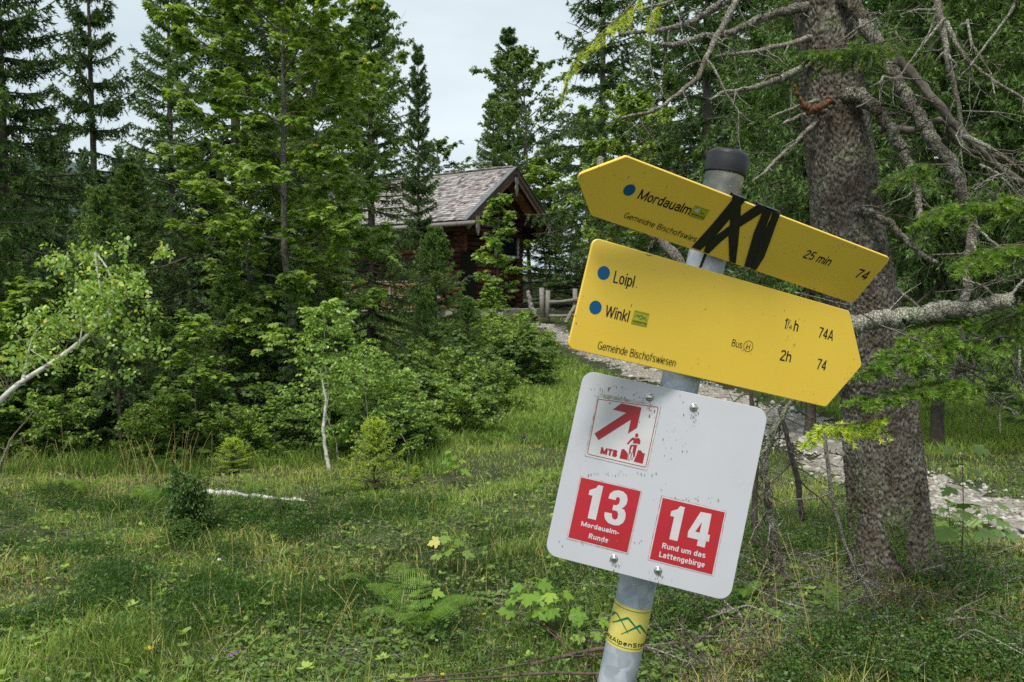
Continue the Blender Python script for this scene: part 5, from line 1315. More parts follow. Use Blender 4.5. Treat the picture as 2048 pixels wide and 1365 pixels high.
# tape wraps over the top rim and down the back
for x0, x1 in ((462, 612), (738, 826), (803, 982)):
    fy0 = lambda x: 538 + (x - 462) * 0.384
    a_, c_2 = UP.uv(*z2(x0, fy0(x0) + 4)), UP.uv(*z2(x1, fy0(x1) + 4))
    for off0, off1, dv0, dv1 in ((0.0012, -0.0048, 0.0012, 0.0012), (-0.0048, -0.0048, 0.0012, -0.07)):
        up_ = np.array([0, 1.0])
        e0, e1, e2, e3 = a_ + up_ * dv0, c_2 + up_ * dv0, c_2 + up_ * dv1, a_ + up_ * dv1
        b.add(np.concatenate([UP.w(e0, off0), UP.w(e1, off0), UP.w(e2, off1), UP.w(e3, off1)]), np.array([[0, 1, 2, 3]]))
b.build('black_tape', M['tape'], ub)
# lower arrow board
q = [0.1951, 0.2885, 0.0785, 0.0852, 0.0533]; k_ = LO.k
poly = rounded([np.array(p_) * k_ for p_ in [(-q[0], q[2]), (-q[0], -q[3]), (q[1], -q[3]), (q[1] + q[4], (q[2] - q[3]) / 2), (q[1], q[2])]], [0.010, 0.010, 0.007, 0.009, 0.009])
lb = board(LO, poly, 'arrow_board'); lb['label'] = 'lower and larger yellow arrow board pointing right'
b = Lines(lb)
T(b, LO, z5, 'Loipl', (466, 465), (664, 513), (491, 350), 0.003)
T(b, LO, z5, 'Winkl', (382, 795), (612, 850), (405, 684), 0.003)
T(b, LO, z5, 'Gemeinde Bischofswiesen', (313, 1112), (1068, 1284), (331, 1036), -0.004)
T(b, LO, z4, 'Bus', (153, 490), (292, 528), (178, 398), -0.004)
T(b, LO, z4, 'H', (355, 530), (400, 541), (368, 460), -0.002)
cc = LO.uv(*z4(385, 497)); ring(b.last(), LO.w, circ(cc, 0.0088, 40), circ(cc, 0.0081, 40), 0.0004)
T(b, LO, z4, '1', (866, 247), (893, 254), (893, 108), 0.004)
T(b, LO, z4, '1', (914, 190), (932, 194), (930, 122), 0.0)
T(b, LO, z4, '4', (936, 256), (974, 264), (946, 200), 0.0)
flat(b.last(), LO.w, [LO.uv(*z4(*p_)) for p_ in [(905, 256), (910, 257), (968, 140), (963, 139)]], 0.0004)
T(b, LO, z4, 'h', (996, 285), (1056, 298), (1023, 142), 0.004)
T(b, LO, z4, '74A', (1334, 375), (1532, 422), (1360, 232), 0.003)
T(b, LO, z4, '2h', (810, 685), (958, 716), (840, 543), 0.003)
T(b, LO, z4, '74', (1310, 805), (1434, 832), (1340, 664), 0.003)
b.build_all()
for cx_, cy_ in ((377, 372), (296, 708)):
    b = MB(); flat(b, LO.w, circ(LO.uv(*z5(cx_, cy_)), 0.0098), 0.0004); b.build('waymark_dot', M['blue'], lb)
b = MB(); logo(b, LO, [LO.uv(*z5(*p_)) for p_ in [(680, 733), (822, 768), (793, 900), (642, 865)]], 0.0005); b.build('sticker', [M['lime'], M['green'], M['black'], M['stickwhite']], lb)
# chipped paint at the top rim
b = MB(); flat(b, LO.w, [LO.uv(*z5(*p_)) for p_ in [(778, 186), (860, 204), (850, 209), (815, 207), (800, 198)]], 0.0003); b.build('paint_chip', M['greywood'], lb)
# white panel
q = [0.1495, 0.1378, 0.149, 0.1463]; k_ = WH.k
poly = rounded([np.array(p_) * k_ for p_ in [(-q[0], q[2]), (-q[0], -q[3]), (q[1], -q[3]), (q[1], q[2])]], 0.019, 10)
b = MB(); slab(b, WH.w, poly, 0.0, -0.003, 0.0006); wp = b.build('panel', M['white'], post); wp['label'] = 'white panel with rounded corners carrying three stickers'
def sticker(name, z, outer, inner, fill):
    b = MB()
    flat(b, WH.w, [WH.uv(*z(*p_)) for p_ in outer], 0.0003, 0)
    flat(b, WH.w, [WH.uv(*z(*p_)) for p_ in inner], 0.0006, 1)
    return b
o1 = [(232, 66), (937, 236), (777, 966), (72, 788)]; o1i = [(240, 84), (922, 242), (766, 944), (90, 770)]
b = sticker('s', zs, o1, [(238, 78), (928, 240), (770, 952), (82, 778)], 0); flat(b, WH.w, [WH.uv(*zs(*p_)) for p_ in [(242, 86), (920, 244), (764, 942), (94, 768)]], 0.0008, 2)
def TW(b, s_, a, b_, c, bold, mat=1): text(b, WH.w, s_, WH.uv(*zs(*a)), WH.uv(*zs(*b_)), WH.uv(*zs(*c)), 0.0011, .27 if bold > .04 else .17, mat, .06)
def digit1(b, x0, y0, sx=88):   # blocky condensed 1
    h = 385; e = np.array([.97, .235]); u = np.array([-85, 382]) / 382.
    pts = [(0.36, 0), (1, 0), (1, 1), (0.62, 1), (0.50, 0.90), (0.05, 0.80), (0.05, 0.66), (0.36, 0.66)]
    flat(b, WH.w, [WH.uv(*zs(x0 + x * 150 * e[0] - u[0] * y * h, y0 + x * 150 * e[1] - y * h)) for x, y in pts], 0.0011, 1)
digit1(b, 262, 536)
flat(b, WH.w, [WH.uv(*zs(*p_)) for p_ in [(550, 325), (570, 270), (610, 240), (660, 232), (720, 248), (760, 288), (770, 340), (757, 390), (728, 425), (700, 437), (732, 457), (748, 500), (741, 560), (715, 605), (670, 632), (610, 630), (550, 605), (514, 562), (505, 520), (508, 480),
    (592, 497), (590, 530), (605, 560), (630, 568), (655, 550), (662, 505), (653, 475), (628, 463), (595, 458), (608, 398), (642, 404), (670, 388), (683, 350), (678, 320), (657, 308), (640, 322), (632, 345)]], 0.0011, 1)
TW(b, 'Mordaualm-', (237, 634), (666, 742), (252, 582), 0.03)
TW(b, 'Runde', (322, 778), (545, 832), (338, 722), 0.03)
b.build('sticker', [M['stickedge'], M['stickwhite'], M['red']], wp)['label'] = 'red sticker with number 13'
b = sticker('s', zs, [(1152, 290), (1897, 467), (1746, 1214), (997, 1026)], [(1160, 300), (1888, 472), (1740, 1204), (1005, 1022)], 0); flat(b, WH.w, [WH.uv(*zs(*p_)) for p_ in [(1170, 318), (1876, 484), (1730, 1192), (1020, 1014)]], 0.0008, 2)
digit1(b, 1190, 776)
for pts in ([(1458, 700), (1600, 478), (1615, 595), (1538, 703)], [(1600, 478), (1725, 503), (1680, 735), (1645, 885), (1555, 862), (1588, 715), (1615, 595)], [(1458, 700), (1538, 703), (1588, 715), (1570, 795), (1450, 765)], [(1680, 735), (1705, 742), (1693, 818), (1663, 812)]):
    flat(b, WH.w, [WH.uv(*zs(*p_)) for p_ in pts], 0.0011, 1)
TW(b, 'Rund um das', (1157, 888), (1650, 1004), (1172, 828), 0.03)
TW(b, 'Lattengebirge', (1124, 988), (1642, 1112), (1138, 927), 0.03)
b.build('sticker', [M['stickedge'], M['stickwhite'], M['red']], wp)['label'] = 'red sticker with number 14'
b = sticker('s', zm, [(275, 120), (1232, 328), (1018, 1308), (70, 1082)], [(284, 196), (1222, 332), (1010, 1294), (84, 1076)], 0)
def zmuv(p_): return WH.uv(*zm(*p_))
bo = rounded([zmuv(p_) for p_ in [(272, 212), (106, 1052), (1000, 1258), (1196, 336)]], 0.0035, 5); ring(b, WH.w, bo, inset(bo if True else bo, 0.0010), 0.0009, 2)
flat(b, WH.w, [zmuv(p_) for p_ in [(630, 282), (933, 345), (865, 650), (727, 742), (770, 530), (280, 840), (220, 738), (700, 425), (498, 375)]], 0.0009, 2)
text(b, WH.w, 'MTB', zmuv((303, 1042)), zmuv((556, 1096)), zmuv((328, 945)), 0.0009, 0.24, 2, .05)
for pts in ([(598, 1115), (630, 980), (665, 972), (700, 1008), (722, 1035), (728, 1060), (718, 1140)], [(880, 990), (925, 995), (955, 1040), (985, 1035), (950, 1198), (812, 1162), (850, 1080)],
            [(770, 818), (810, 798), (850, 812), (898, 806), (918, 850), (912, 892), (890, 905), (868, 890), (800, 890), (812, 846), (800, 836)], [(800, 800), (770, 820), (735, 865), (712, 890), (716, 904), (736, 900), (762, 868), (800, 836)],
            [(765, 912), (800, 908), (870, 912), (848, 990), (830, 1090), (806, 1100), (800, 990), (812, 930), (790, 935), (768, 990), (758, 1050), (742, 1050), (745, 980)]):
    flat(b, WH.w, [zmuv(p_) for p_ in pts], 0.0009, 2)
flat(b, WH.w, circ(zmuv((860, 768)), 0.0024, 16, 0.0034), 0.0009, 2)
for c2 in ((752, 1080), (797, 1068)):
    ring(b, WH.w, circ(zmuv(c2), 0.0020, 20, 0.0072), circ(zmuv(c2), 0.0014, 20, 0.0064), 0.0012, 2)
b.build('sticker', [M['stickedge'], M['stickwhite'], M['maroon']], wp)['label'] = 'white sticker with maroon arrow and cyclist'
for px, py in ((1299, 795), (1387, 815), (1228, 1117), (1316, 1141)):
    c_ = WH.uv(px, py); b = MB(); n_ = 20
    sts = [(0.0062, 0.0), (0.0062, 0.0009), (0.0052, 0.0011)]
    for a in np.linspace(0, 1.35, 6): sts.append((0.0046 * math.cos(a), 0.0018 + 0.0036 * math.sin(a)))
    V = np.concatenate([WH.w(circ(c_, r_, n_), o_) for r_, o_ in sts]); i, j = np.meshgrid(np.arange(len(sts) - 1), np.arange(n_), indexing='ij')
    F = np.stack([i * n_ + j, i * n_ + (j + 1) % n_, (i + 1) * n_ + (j + 1) % n_, (i + 1) * n_ + j], -1).reshape(-1, 4)
    b.add(V, [F, np.array([np.arange(n_) + (len(sts) - 1) * n_])]); b.build('screw', M['steel'], wp, smooth=True)
M['grime'] = simple('dark_grime', (0.17, 0.16, 0.145), 0.8)
rgq = np.random.default_rng(44)
def grime(P_, par, pts, n, mat='grime'):
    b = MB()
    for _ in range(n):
        c_, sx, sy = pts[rgq.integers(len(pts))]; q_ = P_.uv(c_[0] + rgq.normal(0, sx), c_[1] + rgq.normal(0, sy)); r_ = abs(rgq.normal(0, .00035)) + .00012
        flat(b, P_.w, circ(q_, r_, 5, r_ * rgq.uniform(1, 3.2)), 0.00125 if P_ is WH else 0.0002)
    tag(b.build('grime', M[mat], par), kind='stuff')
grime(WH, wp, [((1299, 812), 7, 12), ((1387, 835), 6, 10), ((1226, 1132), 7, 8), ((1314, 1157), 8, 8), ((1260, 795), 34, 9), ((1330, 880), 30, 60), ((1215, 782), 20, 6), ((1340, 850), 14, 40), ((1270, 1165), 50, 6), ((1240, 948), 45, 3), ((1380, 1000), 40, 3), ((1200, 1085), 40, 4)], 420)
grime(LO, lb, [((1480, 785), 120, 3), ((1250, 725), 60, 3), ((1625, 810), 25, 3), ((1495, 700), 8, 6), ((1150, 640), 4, 40), ((1700, 760), 10, 20), ((1400, 600), 150, 40)], 150)
grime(UP, ub, [((1640, 580), 40, 8), ((1700, 495), 20, 3), ((1158, 356), 4, 4), ((1280, 345), 60, 16), ((1600, 480), 90, 25)], 90)
# clamps behind the boards
for P_, vv in ((UP, 0.02), (LO, 0.04), (LO, -0.05), (WH, 0.11), (WH, -0.115)):
    c_ = P_.w([[0, vv]], -0.012)[0]; t = (c_ - PA) @ pd; ax = PA + pd * t; mid = (c_ + ax) / 2; L = np.linalg.norm(ax - c_)
    b = MB()
    k = 40; a = np.arange(k) * 2 * math.pi / k
    ringp = lambda r_, dz: ax + r_ * (np.cos(a)[:, None] * fx + np.sin(a)[:, None] * fy) + pd * dz
    V = np.concatenate([ringp(0.0300, -0.009), ringp(0.0325, -0.009), ringp(0.0325, 0.009), ringp(0.0300, 0.009)])
    i = np.arange(k); j = (i + 1) % k
    b.add(V, np.concatenate([np.stack([i + q * k, j + q * k, j + (q + 1) * k, i + (q + 1) * k], -1) for q in range(3)]))
    b.box(mid + fy * 0.012, (0.05, max(0.004, L - 0.03), 0.016), np.stack([fx, nrm(c_ - ax), np.cross(fx, nrm(c_ - ax))], 1))
    b.build('clamp', M['steel'], post)
# pole sticker wrapped round the tube
C0 = np.array([1180 + 717 * .10989, 1170 + 690 * .10989]); cw0 = at(C0[0], C0[1], 1.25); cw0 = PB + pd * ((cw0 - PB) @ pd)
sc_ = .10989 * 0.0596 / 76
av = np.array([.21, -.98]); cv = np.array([.98, .21])
def zp(x, y, bow=0.0):
    d = (np.array([x, y]) - np.array([717, 690])); u = (d @ cv) * sc_; v = (d @ av) * sc_
    u = rad_p * math.asin(max(-0.995, min(0.995, u / rad_p)))
    return np.array([u, v])
def CW(uv, off=0.0):
    uv = np.atleast_2d(uv); a = uv[:, 0] / rad_p; r_ = rad_p + 0.0002 + off
    return cw0 + pd * uv[:, 1:2] + r_ * (np.sin(a)[:, None] * fx + np.cos(a)[:, None] * fy)
b = MB(); vt = zp(790, 300)[1]; vb = zp(640, 1085)[1]; um = rad_p * 1.75
def strip(u0, u1, v0, v1, off, mat, n=40, shear=0.0):
    us = np.linspace(u0, u1, n); P = np.concatenate([np.column_stack([us, np.full(n, v0) + shear * us]), np.column_stack([us, np.full(n, v1) + shear * us])])
    i = np.arange(n - 1); b.add(CW(P, off), np.stack([i, i + 1, n + i + 1, n + i], -1), 0.5, mat)
strip(-um, um, vb, vt, 0.0, 0)
strip(-um, um, vt - 0.0052, vt - 0.0042, 0.0002, 1); strip(-um, um, vb + 0.0042, vb + 0.0052, 0.0002, 1)
for n_, (a_, c_, w0_, w1_) in enumerate([((384, 535), (462, 432), 34, 26), ((466, 430), (648, 748), 24, 14), ((394, 628), (648, 468), 12, 44), ((646, 462), (880, 772), 36, 14), ((524, 778), (862, 612), 10, 44), ((858, 604), (1018, 864), 44, 12)]):
    k = 16; f = np.linspace(0, 1, k); P = np.array([[a_[0] + (c_[0] - a_[0]) * t, a_[1] + (c_[1] - a_[1]) * t] for t in f]); P[:, 1] -= 14 * np.sin(math.pi * f)
    d_ = nrm(np.array(c_, float) - np.array(a_)); nn = np.array([-d_[1], d_[0]]); wd_ = (w0_ + (w1_ - w0_) * f)[:, None] / 2
    q = np.concatenate([np.array([zp(*v) for v in P + nn * wd_]), np.array([zp(*v) for v in P - nn * wd_])]); i = np.arange(k - 1)
    b.add(CW(q, 0.0003 + 0.00003 * n_), np.stack([i, i + 1, k + i + 1, k + i], -1), 0.5, 1)
vbase = (zp(500, 965)[1] + zp(840, 1018)[1]) / 2
u0_, u1_ = -rad_p * 1.5, zp(1000, 1010)[0]
text(b, CW, 'SalzAlpenSteig', (u0_ - 0.010, vbase), (rad_p * 1.25, vbase), (u0_, vbase + 0.0068), 0.0004, 0.125, 2)
b.build('pole_sticker', [M['paleyellow'], M['green'], M['black']], post)

# ================================================================== ground vegetation
rg = np.random.default_rng(8)
def sample_fan(n, y0, y1, x0p=-80, x1p=2130, pw=1.0):
    y = y0 * (y1 / y0) ** (rg.uniform(0, 1, n) ** pw)
    px = rg.uniform(x0p, x1p, n)
    return (px - CX) / FPX * y, y
def blades(mb, x, y, h, wd, lean, rnd, z=None, curl=0.5):
    n = len(x); z = H(x, y) - 0.01 if z is None else z
    a = rg.uniform(0, 6.283, n); b_ = rg.uniform(0, 6.283, n)
    p = np.stack([x, y, z], -1); q = np.stack([np.cos(b_), np.sin(b_), np.zeros(n)], -1) * (wd / 2)[:, None]
    l = np.stack([np.cos(a), np.sin(a), np.zeros(n)], -1) * (lean * h)[:, None]; up = np.array([0, 0, 1.0]) * h[:, None]
    m1 = p + up * 0.5 + l * 0.25; tp = p + up * (1 - 0.25 * lean)[:, None] + l
    V = np.stack([p - q, p + q, m1 + q * 0.8, m1 - q * 0.8, tp], 1).reshape(-1, 3)
    o = np.arange(n)[:, None] * 5
    mb.add(V, [o + np.array([[0, 1, 2, 3]]), o + np.array([[3, 2, 4]])], [rnd, rnd])
g = MB()
n = 210000
x, y = sample_fan(n, 2.9, 9.0)
pdist = path_dist(x, y)
px_ = x / y * FPX + CX
clump = vnoise(x, y, 3.1, 1) * 0.6 + vnoise(x, y, 9.7, 4) * 0.4
keep = (pdist > 0.5 + 0.25 * rg.random(n)) & (rg.random(n) < 0.35 + 0.75 * clump) & ~((px_ > 1450) & (y < 5.2) & (rg.random(n) < 0.12))
x, y, clump = x[keep], y[keep], clump[keep]; n = len(x)
h = (0.025 + 0.055 * clump ** 2) * rg.uniform(0.5, 1.5, n) * (1 + 0.5 * (rg.random(n) < 0.06))
tall = rg.random(n) < 0.10
h = np.where(tall, h * 1.9, h)
heath = (vnoise(x, y, 2.2, 31) * 0.6 + vnoise(x, y, 5.1, 32) * 0.4 > 0.60) & (y < 6.4)
h = np.where(heath, h * 1.25 + .02, h)
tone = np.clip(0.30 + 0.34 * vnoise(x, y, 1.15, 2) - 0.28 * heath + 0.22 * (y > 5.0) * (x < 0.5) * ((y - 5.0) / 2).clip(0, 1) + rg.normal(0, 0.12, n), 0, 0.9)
dry = (vnoise(x, y, 2.6, 21) * vnoise(x, y, 1.3, 22)) > 0.38
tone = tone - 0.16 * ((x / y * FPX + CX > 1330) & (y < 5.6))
tone = np.where(rg.random(n) < 0.10 + 0.36 * dry, 0.84 + 0.16 * rg.random(n), tone)
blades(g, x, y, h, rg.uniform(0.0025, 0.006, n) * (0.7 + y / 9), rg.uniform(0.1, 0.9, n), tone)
# slope and bank further off
n = 150000
x, y = sample_fan(n, 8.5, 27, 700, 2130, 0.9)
keep = path_dist(x, y) > 0.75 + 0.25 * rg.random(n); x, y = x[keep], y[keep]; n = len(x)
tone = np.clip(0.34 + 0.34 * vnoise(x, y, 0.9, 5) + rg.normal(0, 0.12, n), 0, 0.95)
blades(g, x, y, rg.uniform(0.05, 0.17, n), rg.uniform(0.008, 0.018, n) * (y / 12).clip(1, 2), rg.uniform(0.1, 0.9, n), tone)
n = 26000
x, y = sample_fan(n, 7.2, 12, -60, 900); blades(g, x, y, rg.uniform(0.05, 0.2, n), rg.uniform(0.006, 0.012, n), rg.uniform(0.1, 0.8, n), np.clip(rg.normal(0.4, 0.15, n), 0, 1))
tag(g.build('grass', M['grass']), 'short mixed green meadow grass', 'grass', kind='stuff')
# low herbs, clover and moss cushions between the grass
hb = MB()
n = 52000
x, y = sample_fan(n, 2.9, 8.6)
px_ = x / y * FPX + CX
keep = (path_dist(x, y) > 0.75) & (vnoise(x, y, 4.3, 7) + rg.normal(0, 0.15, n) > 0.46); x, y = x[keep], y[keep]; n = len(x)
P = np.stack([x, y, H(x, y) + rg.uniform(0.0, 0.055, n)], -1); a = rg.uniform(0, 6.283, n)
D = np.stack([np.cos(a), np.sin(a), rg.normal(0.1, 0.35, n)], -1); N = np.stack([rg.normal(0, .4, n), rg.normal(0, .4, n), np.ones(n)], -1)
put_leaves(hb, P, D, N, rg.uniform(0.012, 0.034, n), T_OV, np.clip(0.35 + 0.35 * vnoise(x, y, 2.2, 9) + rg.normal(0, 0.12, n), 0, 1))
tag(hb.build('ground_cover', M['maple_dark']), 'low clover and herb leaves between the grass', 'ground cover', kind='stuff')
# bilberry thicket round the pole and the big trunk
bb = MB(); n = 5200
px_ = np.concatenate([rg.uniform(1330, 2130, 4300), rg.normal(450, 160, 500), rg.uniform(900, 1400, 400)]); y = np.concatenate([3.0 * (6.2 / 3.0) ** rg.uniform(0, 1, 4300), rg.uniform(4.5, 6.3, 500), rg.uniform(3.1, 4.6, 400)])
x = (px_ - CX) / FPX * y
kp = (path_dist(x, y) > 0.8) & (vnoise(x, y, 3.7, 11) > 0.42); x, y = x[kp], y[kp]; n = len(x)
hh = rg.uniform(0.05, 0.20, n) * (0.6 + 0.7 * vnoise(x, y, 2.9, 12)); a = rg.uniform(0, 6.283, n); ln_ = rg.uniform(0.1, 0.6, n)
b0 = np.stack([x, y, H(x, y) - 0.01], -1); b1 = b0 + np.stack([np.cos(a) * ln_ * hh, np.sin(a) * ln_ * hh, hh], -1)
bb.tubes(np.stack([b0, (b0 + b1) / 2 + rg.normal(0, 0.008, (n, 3)), b1], 1), np.array([[0.0016, 0.0012, 0.0008]]).repeat(n, 0), 3, 0.15)
jj = np.repeat(np.arange(n), 20); f = rg.uniform(0.25, 1.05, len(jj)); P = b0[jj] + (b1 - b0)[jj] * f[:, None] + rg.normal(0, 0.016, (len(jj), 3))
a = rg.uniform(0, 6.283, len(jj)); D = np.stack([np.cos(a), np.sin(a), rg.normal(0.15, 0.35, len(jj))], -1); N = np.stack([rg.normal(0, .45, len(jj)), rg.normal(0, .45, len(jj)), np.ones(len(jj))], -1)
put_leaves(bb, P, D, N, rg.uniform(0.008, 0.018, len(jj)), T_OV, np.clip(0.3 + 0.35 * f + (rg.normal(0, 0.12, n))[jj] + rg.normal(0, 0.08, len(jj)), 0, 1))
tag(bb.build('undergrowth', M['bilberry']), 'dense low bilberry thicket on the forest floor', 'undergrowth', kind='stuff')
# brown litter and twigs
lt_ = MB(); n = 9000; x, y = sample_fan(n, 2.9, 8.0); x[:4000] = rg.uniform(0.22, 0.68, 4000) * y[:4000]; P = np.stack([x, y, H(x, y) + rg.uniform(0.0, 0.03, n)], -1); a = rg.uniform(0, 6.283, n)
keep = (path_dist(x, y) > .6); P, a = P[keep], a[keep]; n = len(P)
e = P + np.stack([np.cos(a), np.sin(a), rg.normal(0.05, 0.15, n)], -1) * rg.uniform(0.03, 0.16, n)[:, None]
lt_.tubes(np.stack([P, e], 1), np.array([[0.0016, 0.0008]]).repeat(n, 0), 3)
tag(lt_.build('litter', M['deadwood']), 'small dry twigs and stalks lying in the grass', 'litter', kind='stuff')
# tall dry grass stalks
M['stalk'] = M['straw']
def stalk(px, Yd, hgt, lx, ly=0.0, r=0.0018, seed=0):
    rs = np.random.default_rng(seed); x = (px - CX) / FPX * Yd; z = Hs(x, Yd)
    P = np.array([[x + lx * (s ** 1.6), Yd + ly * s, z + hgt * s * (1 - 0.12 * abs(lx) / max(hgt, .1) * s)] for s in np.linspace(0, 1, 9)])
    m = MB().tubes(P, np.linspace(r, r * 0.45, 9), 4, float(rs.random()))
    k = 26; f = rs.uniform(0.80, 1.0, k); q = np.stack([np.interp(f, np.linspace(0, 1, 9), P[:, c]) for c in range(3)], -1)
    A = nrm(nrm(P[-1] - P[-2]) + 0.45 * rs.standard_normal((k, 3))); put_needles(m, q, A, np.full(k, 0.0013), np.full(k, 0.011), rs, np.full(k, 0.5))
    o = m.build('grass_stalk', M['stalk'], None, origin=P[0]); o.location = tuple(P[0])
    return tag(o, 'tall dry grass stalk standing in the meadow', 'grass stalk', 'tall dry grass stalks')
stl = [(290, 3.35, .36, .0), (590, 3.6, .44, .03), (540, 3.9, .25, -.02), (700, 3.7, .42, -.10), (560, 4.2, .20, .03), (730, 3.3, .28, .05), (400, 3.2, .26, .16), (450, 3.25, .22, .15), (640, 3.5, .30, .16), (700, 3.9, .2, -.12), (930, 4.4, .26, 0), (1030, 5, .3, -.02),
       (1555, 3.3, .55, -.10), (1570, 3.35, .42, -.03), (1640, 3.3, .62, -.16), (1628, 3.5, .52, -.10), (1480, 3.4, .36, .14), (1690, 3.5, .5, -.02), (1660, 3.9, .45, .02), (1500, 3.7, .33, .10), (860, 5.5, .3, .03), (1100, 4.2, .3, -.06), (170, 6.2, .45, -.12), (145, 6.6, .42, -.06)]
for q, (px, Yd, hg, lx) in enumerate(stl): stalk(px, Yd, hg, lx, 0, 0.0016, q)
rq = random.Random(5)
for q in range(46):
    px = rq.gauss(292, 38) if q < 24 else (rq.uniform(-20, 120) if q < 38 else rq.uniform(330, 420)); stalk(px, rq.uniform(6.5, 7.3), rq.uniform(.25, .5), rq.uniform(-.16, .16), 0, 0.0019, 100 + q)
for q in range(60):
    stalk(rq.uniform(0, 1100), rq.uniform(3.4, 6.6), rq.uniform(.12, .28), rq.uniform(-.10, .10), 0, 0.0013, 300 + q)
# flowers
M['petal_yellow'] = simple('yellow_petal', (0.75, 0.48, 0.01), 0.5); M['petal_pink'] = simple('pink_petal', (0.45, 0.16, 0.26), 0.6); M['petal_violet'] = simple('violet_petal', (0.38, 0.12, 0.5), 0.6); M['petal_white'] = simple('white_petal', (0.7, 0.7, 0.66), 0.6)
def flower(px, py, size, mat, lab, grp, kind='disc', seed=0):
    rs = np.random.default_rng(seed)
    Yd = 1.6 / ((py - 600.5) / FPX); Yd = min(Yd, 8) * 0.985
    P = at(px, py, Yd); z = Hs(P[0], Yd); P[2] = max(P[2], z + 0.035)
    m = MB(); m.tubes(np.array([[P[0] + .004, Yd, z - 0.01], P]), np.array([0.001, 0.001]), 4, 0, 0)
    if kind == 'disc':
        for k in range(6):
            a = k * 1.047; d = np.array([math.cos(a), math.sin(a) - 0.2, 0.35]); c = np.cross(d, [0, 0, 1]); m.add(np.array([P, P + (d * .6 + c * .35) * size, P + d * size, P + (d * .6 - c * .35) * size]), np.array([[0, 1, 2, 3]]), .5, 1)
    else:
        V, F0 = rock_verts(1, rs); m.add(V[0] * size * 0.5 + P, F0, .5, 1)
        A = nrm(rs.standard_normal((40, 3))); put_needles(m, np.repeat(P[None], 40, 0) + A * size * .35, A, np.full(40, size * .1), np.full(40, size * .35), rs, np.full(40, .5)); m.m[-1][:] = 1
    o = m.build('meadow_flower', [M['grass'], M[mat]], None, origin=P); o.location = tuple(P); return tag(o, lab, 'flower', grp)
for q, (px, py, s_) in enumerate([(382, 1176, .016), (300, 1342, .024), (344, 1147, .008), (178, 1122, .008), (98, 1092, .012), (239, 1085, .008), (50, 1090, .009), (322, 1296, .008), (885, 1354, .012), (916, 1269, .010), (968, 1238, .011), (456, 1254, .007), (525, 1280, .008), (1366, 1285, .010),
                                  (215, 955, .016), (305, 995, .012), (120, 1020, .008), (84, 1190, .008), (25, 1258, .008), (640, 1090, .007), (470, 1060, .007), (712, 1320, .008), (175, 1235, .007), (220, 1300, .008), (560, 1215, .007)]):
    flower(px, py, s_, 'petal_yellow', 'tiny yellow flower in the meadow grass', 'tiny yellow meadow flowers', seed=q)
for q, (px, py) in enumerate([(72, 1342), (96, 1352), (140, 1330), (115, 1349), (275, 1324), (186, 1328)]): flower(px, py, .013, 'petal_pink', 'pink clover head low in the meadow at bottom left', 'pink clover heads', 'ball', 50 + q)
for q, (px, py) in enumerate([(473, 1333), (462, 1340), (428, 1346)]): flower(px, py, .016, 'petal_violet', 'violet flower at the bottom of the meadow', 'violet flowers', 'ball', 70 + q)
for q, (px, py) in enumerate([(265, 1143), (438, 1138), (1065, 1052), (120, 955)]): flower(px, py, .020, 'petal_white', 'small white flower tuft in the meadow', 'small white flowers', 'ball', 80 + q)
# ferns: each frond its own part
def fern(px, Yd, nf, L, seed, label):
    rs = np.random.default_rng(seed); x = (px - CX) / FPX * Yd; z = Hs(x, Yd); root = empty('fern', (x, Yd, z), label, 'fern')
    for k in range(nf):
        a = k * 2.4 + rs.normal(0, .3); m = MB(); s = np.linspace(0, 1, 22); Lk = L * rs.uniform(.7, 1.15); up = rs.uniform(0.9, 1.5)
        P = np.array([x, Yd, z]) + np.stack([np.cos(a) * Lk * s * .8, np.sin(a) * Lk * s * .8, Lk * (up * 1.25 * s - 0.85 * s ** 2 * up)], -1)
        m.tubes(P, np.linspace(.0022, .0006, 22), 3, 0.3)
        t = nrm(np.gradient(P, axis=0)); lat = nrm(np.cross(t, [0, 0, 1.0]))
        for sd in (1, -1):
            for i in range(3, 22):
                w_ = Lk * .19 * math.sin(math.pi * min(1, (s[i] * .95 + .08))) ** .8 + .004; D = nrm(lat[i] * sd + t[i] * .35 + np.array([0, 0, -.15])); ns = 7
                f = np.linspace(.1, .95, ns); Q = P[i] + D * (w_ * f)[:, None]
                Dd = np.repeat(nrm(t[i] * 1.0 + D * .35)[None], ns, 0); put_leaves(m, Q, Dd, np.repeat(np.cross(lat[i] * 1.0, t[i])[None], ns, 0) + .001, w_ * .10 * (1.1 - .6 * f) + .0025, T_SM, float(rs.uniform(.3, .7)))
                put_leaves(m, Q, -Dd + D * .7, np.repeat(np.cross(lat[i] * 1.0, t[i])[None], ns, 0) + .001, w_ * .10 * (1.1 - .6 * f) + .0025, T_SM, float(rs.uniform(.3, .7)))
        m.build('frond', M['fern'], root)
fern(835, 3.75, 9, .34, 1, 'large bright green fern clump left of the pole foot')
fern(770, 4.1, 6, .28, 2, 'smaller fern left of the large fern clump')
fern(295, 6.1, 7, .34, 3, 'pale fern beside the dark little bush in the meadow')
fern(165, 6.3, 6, .30, 4, 'yellowish fern near the left edge of the meadow')
fern(500, 6.4, 5, .24, 5, 'small fern behind the dark little bush')
fern(1490, 4.1, 5, .22, 6, 'dark small fern under the fallen branches right of the pole')
fern(1690, 3.9, 5, .2, 7, 'low fern in front of the big trunk base')
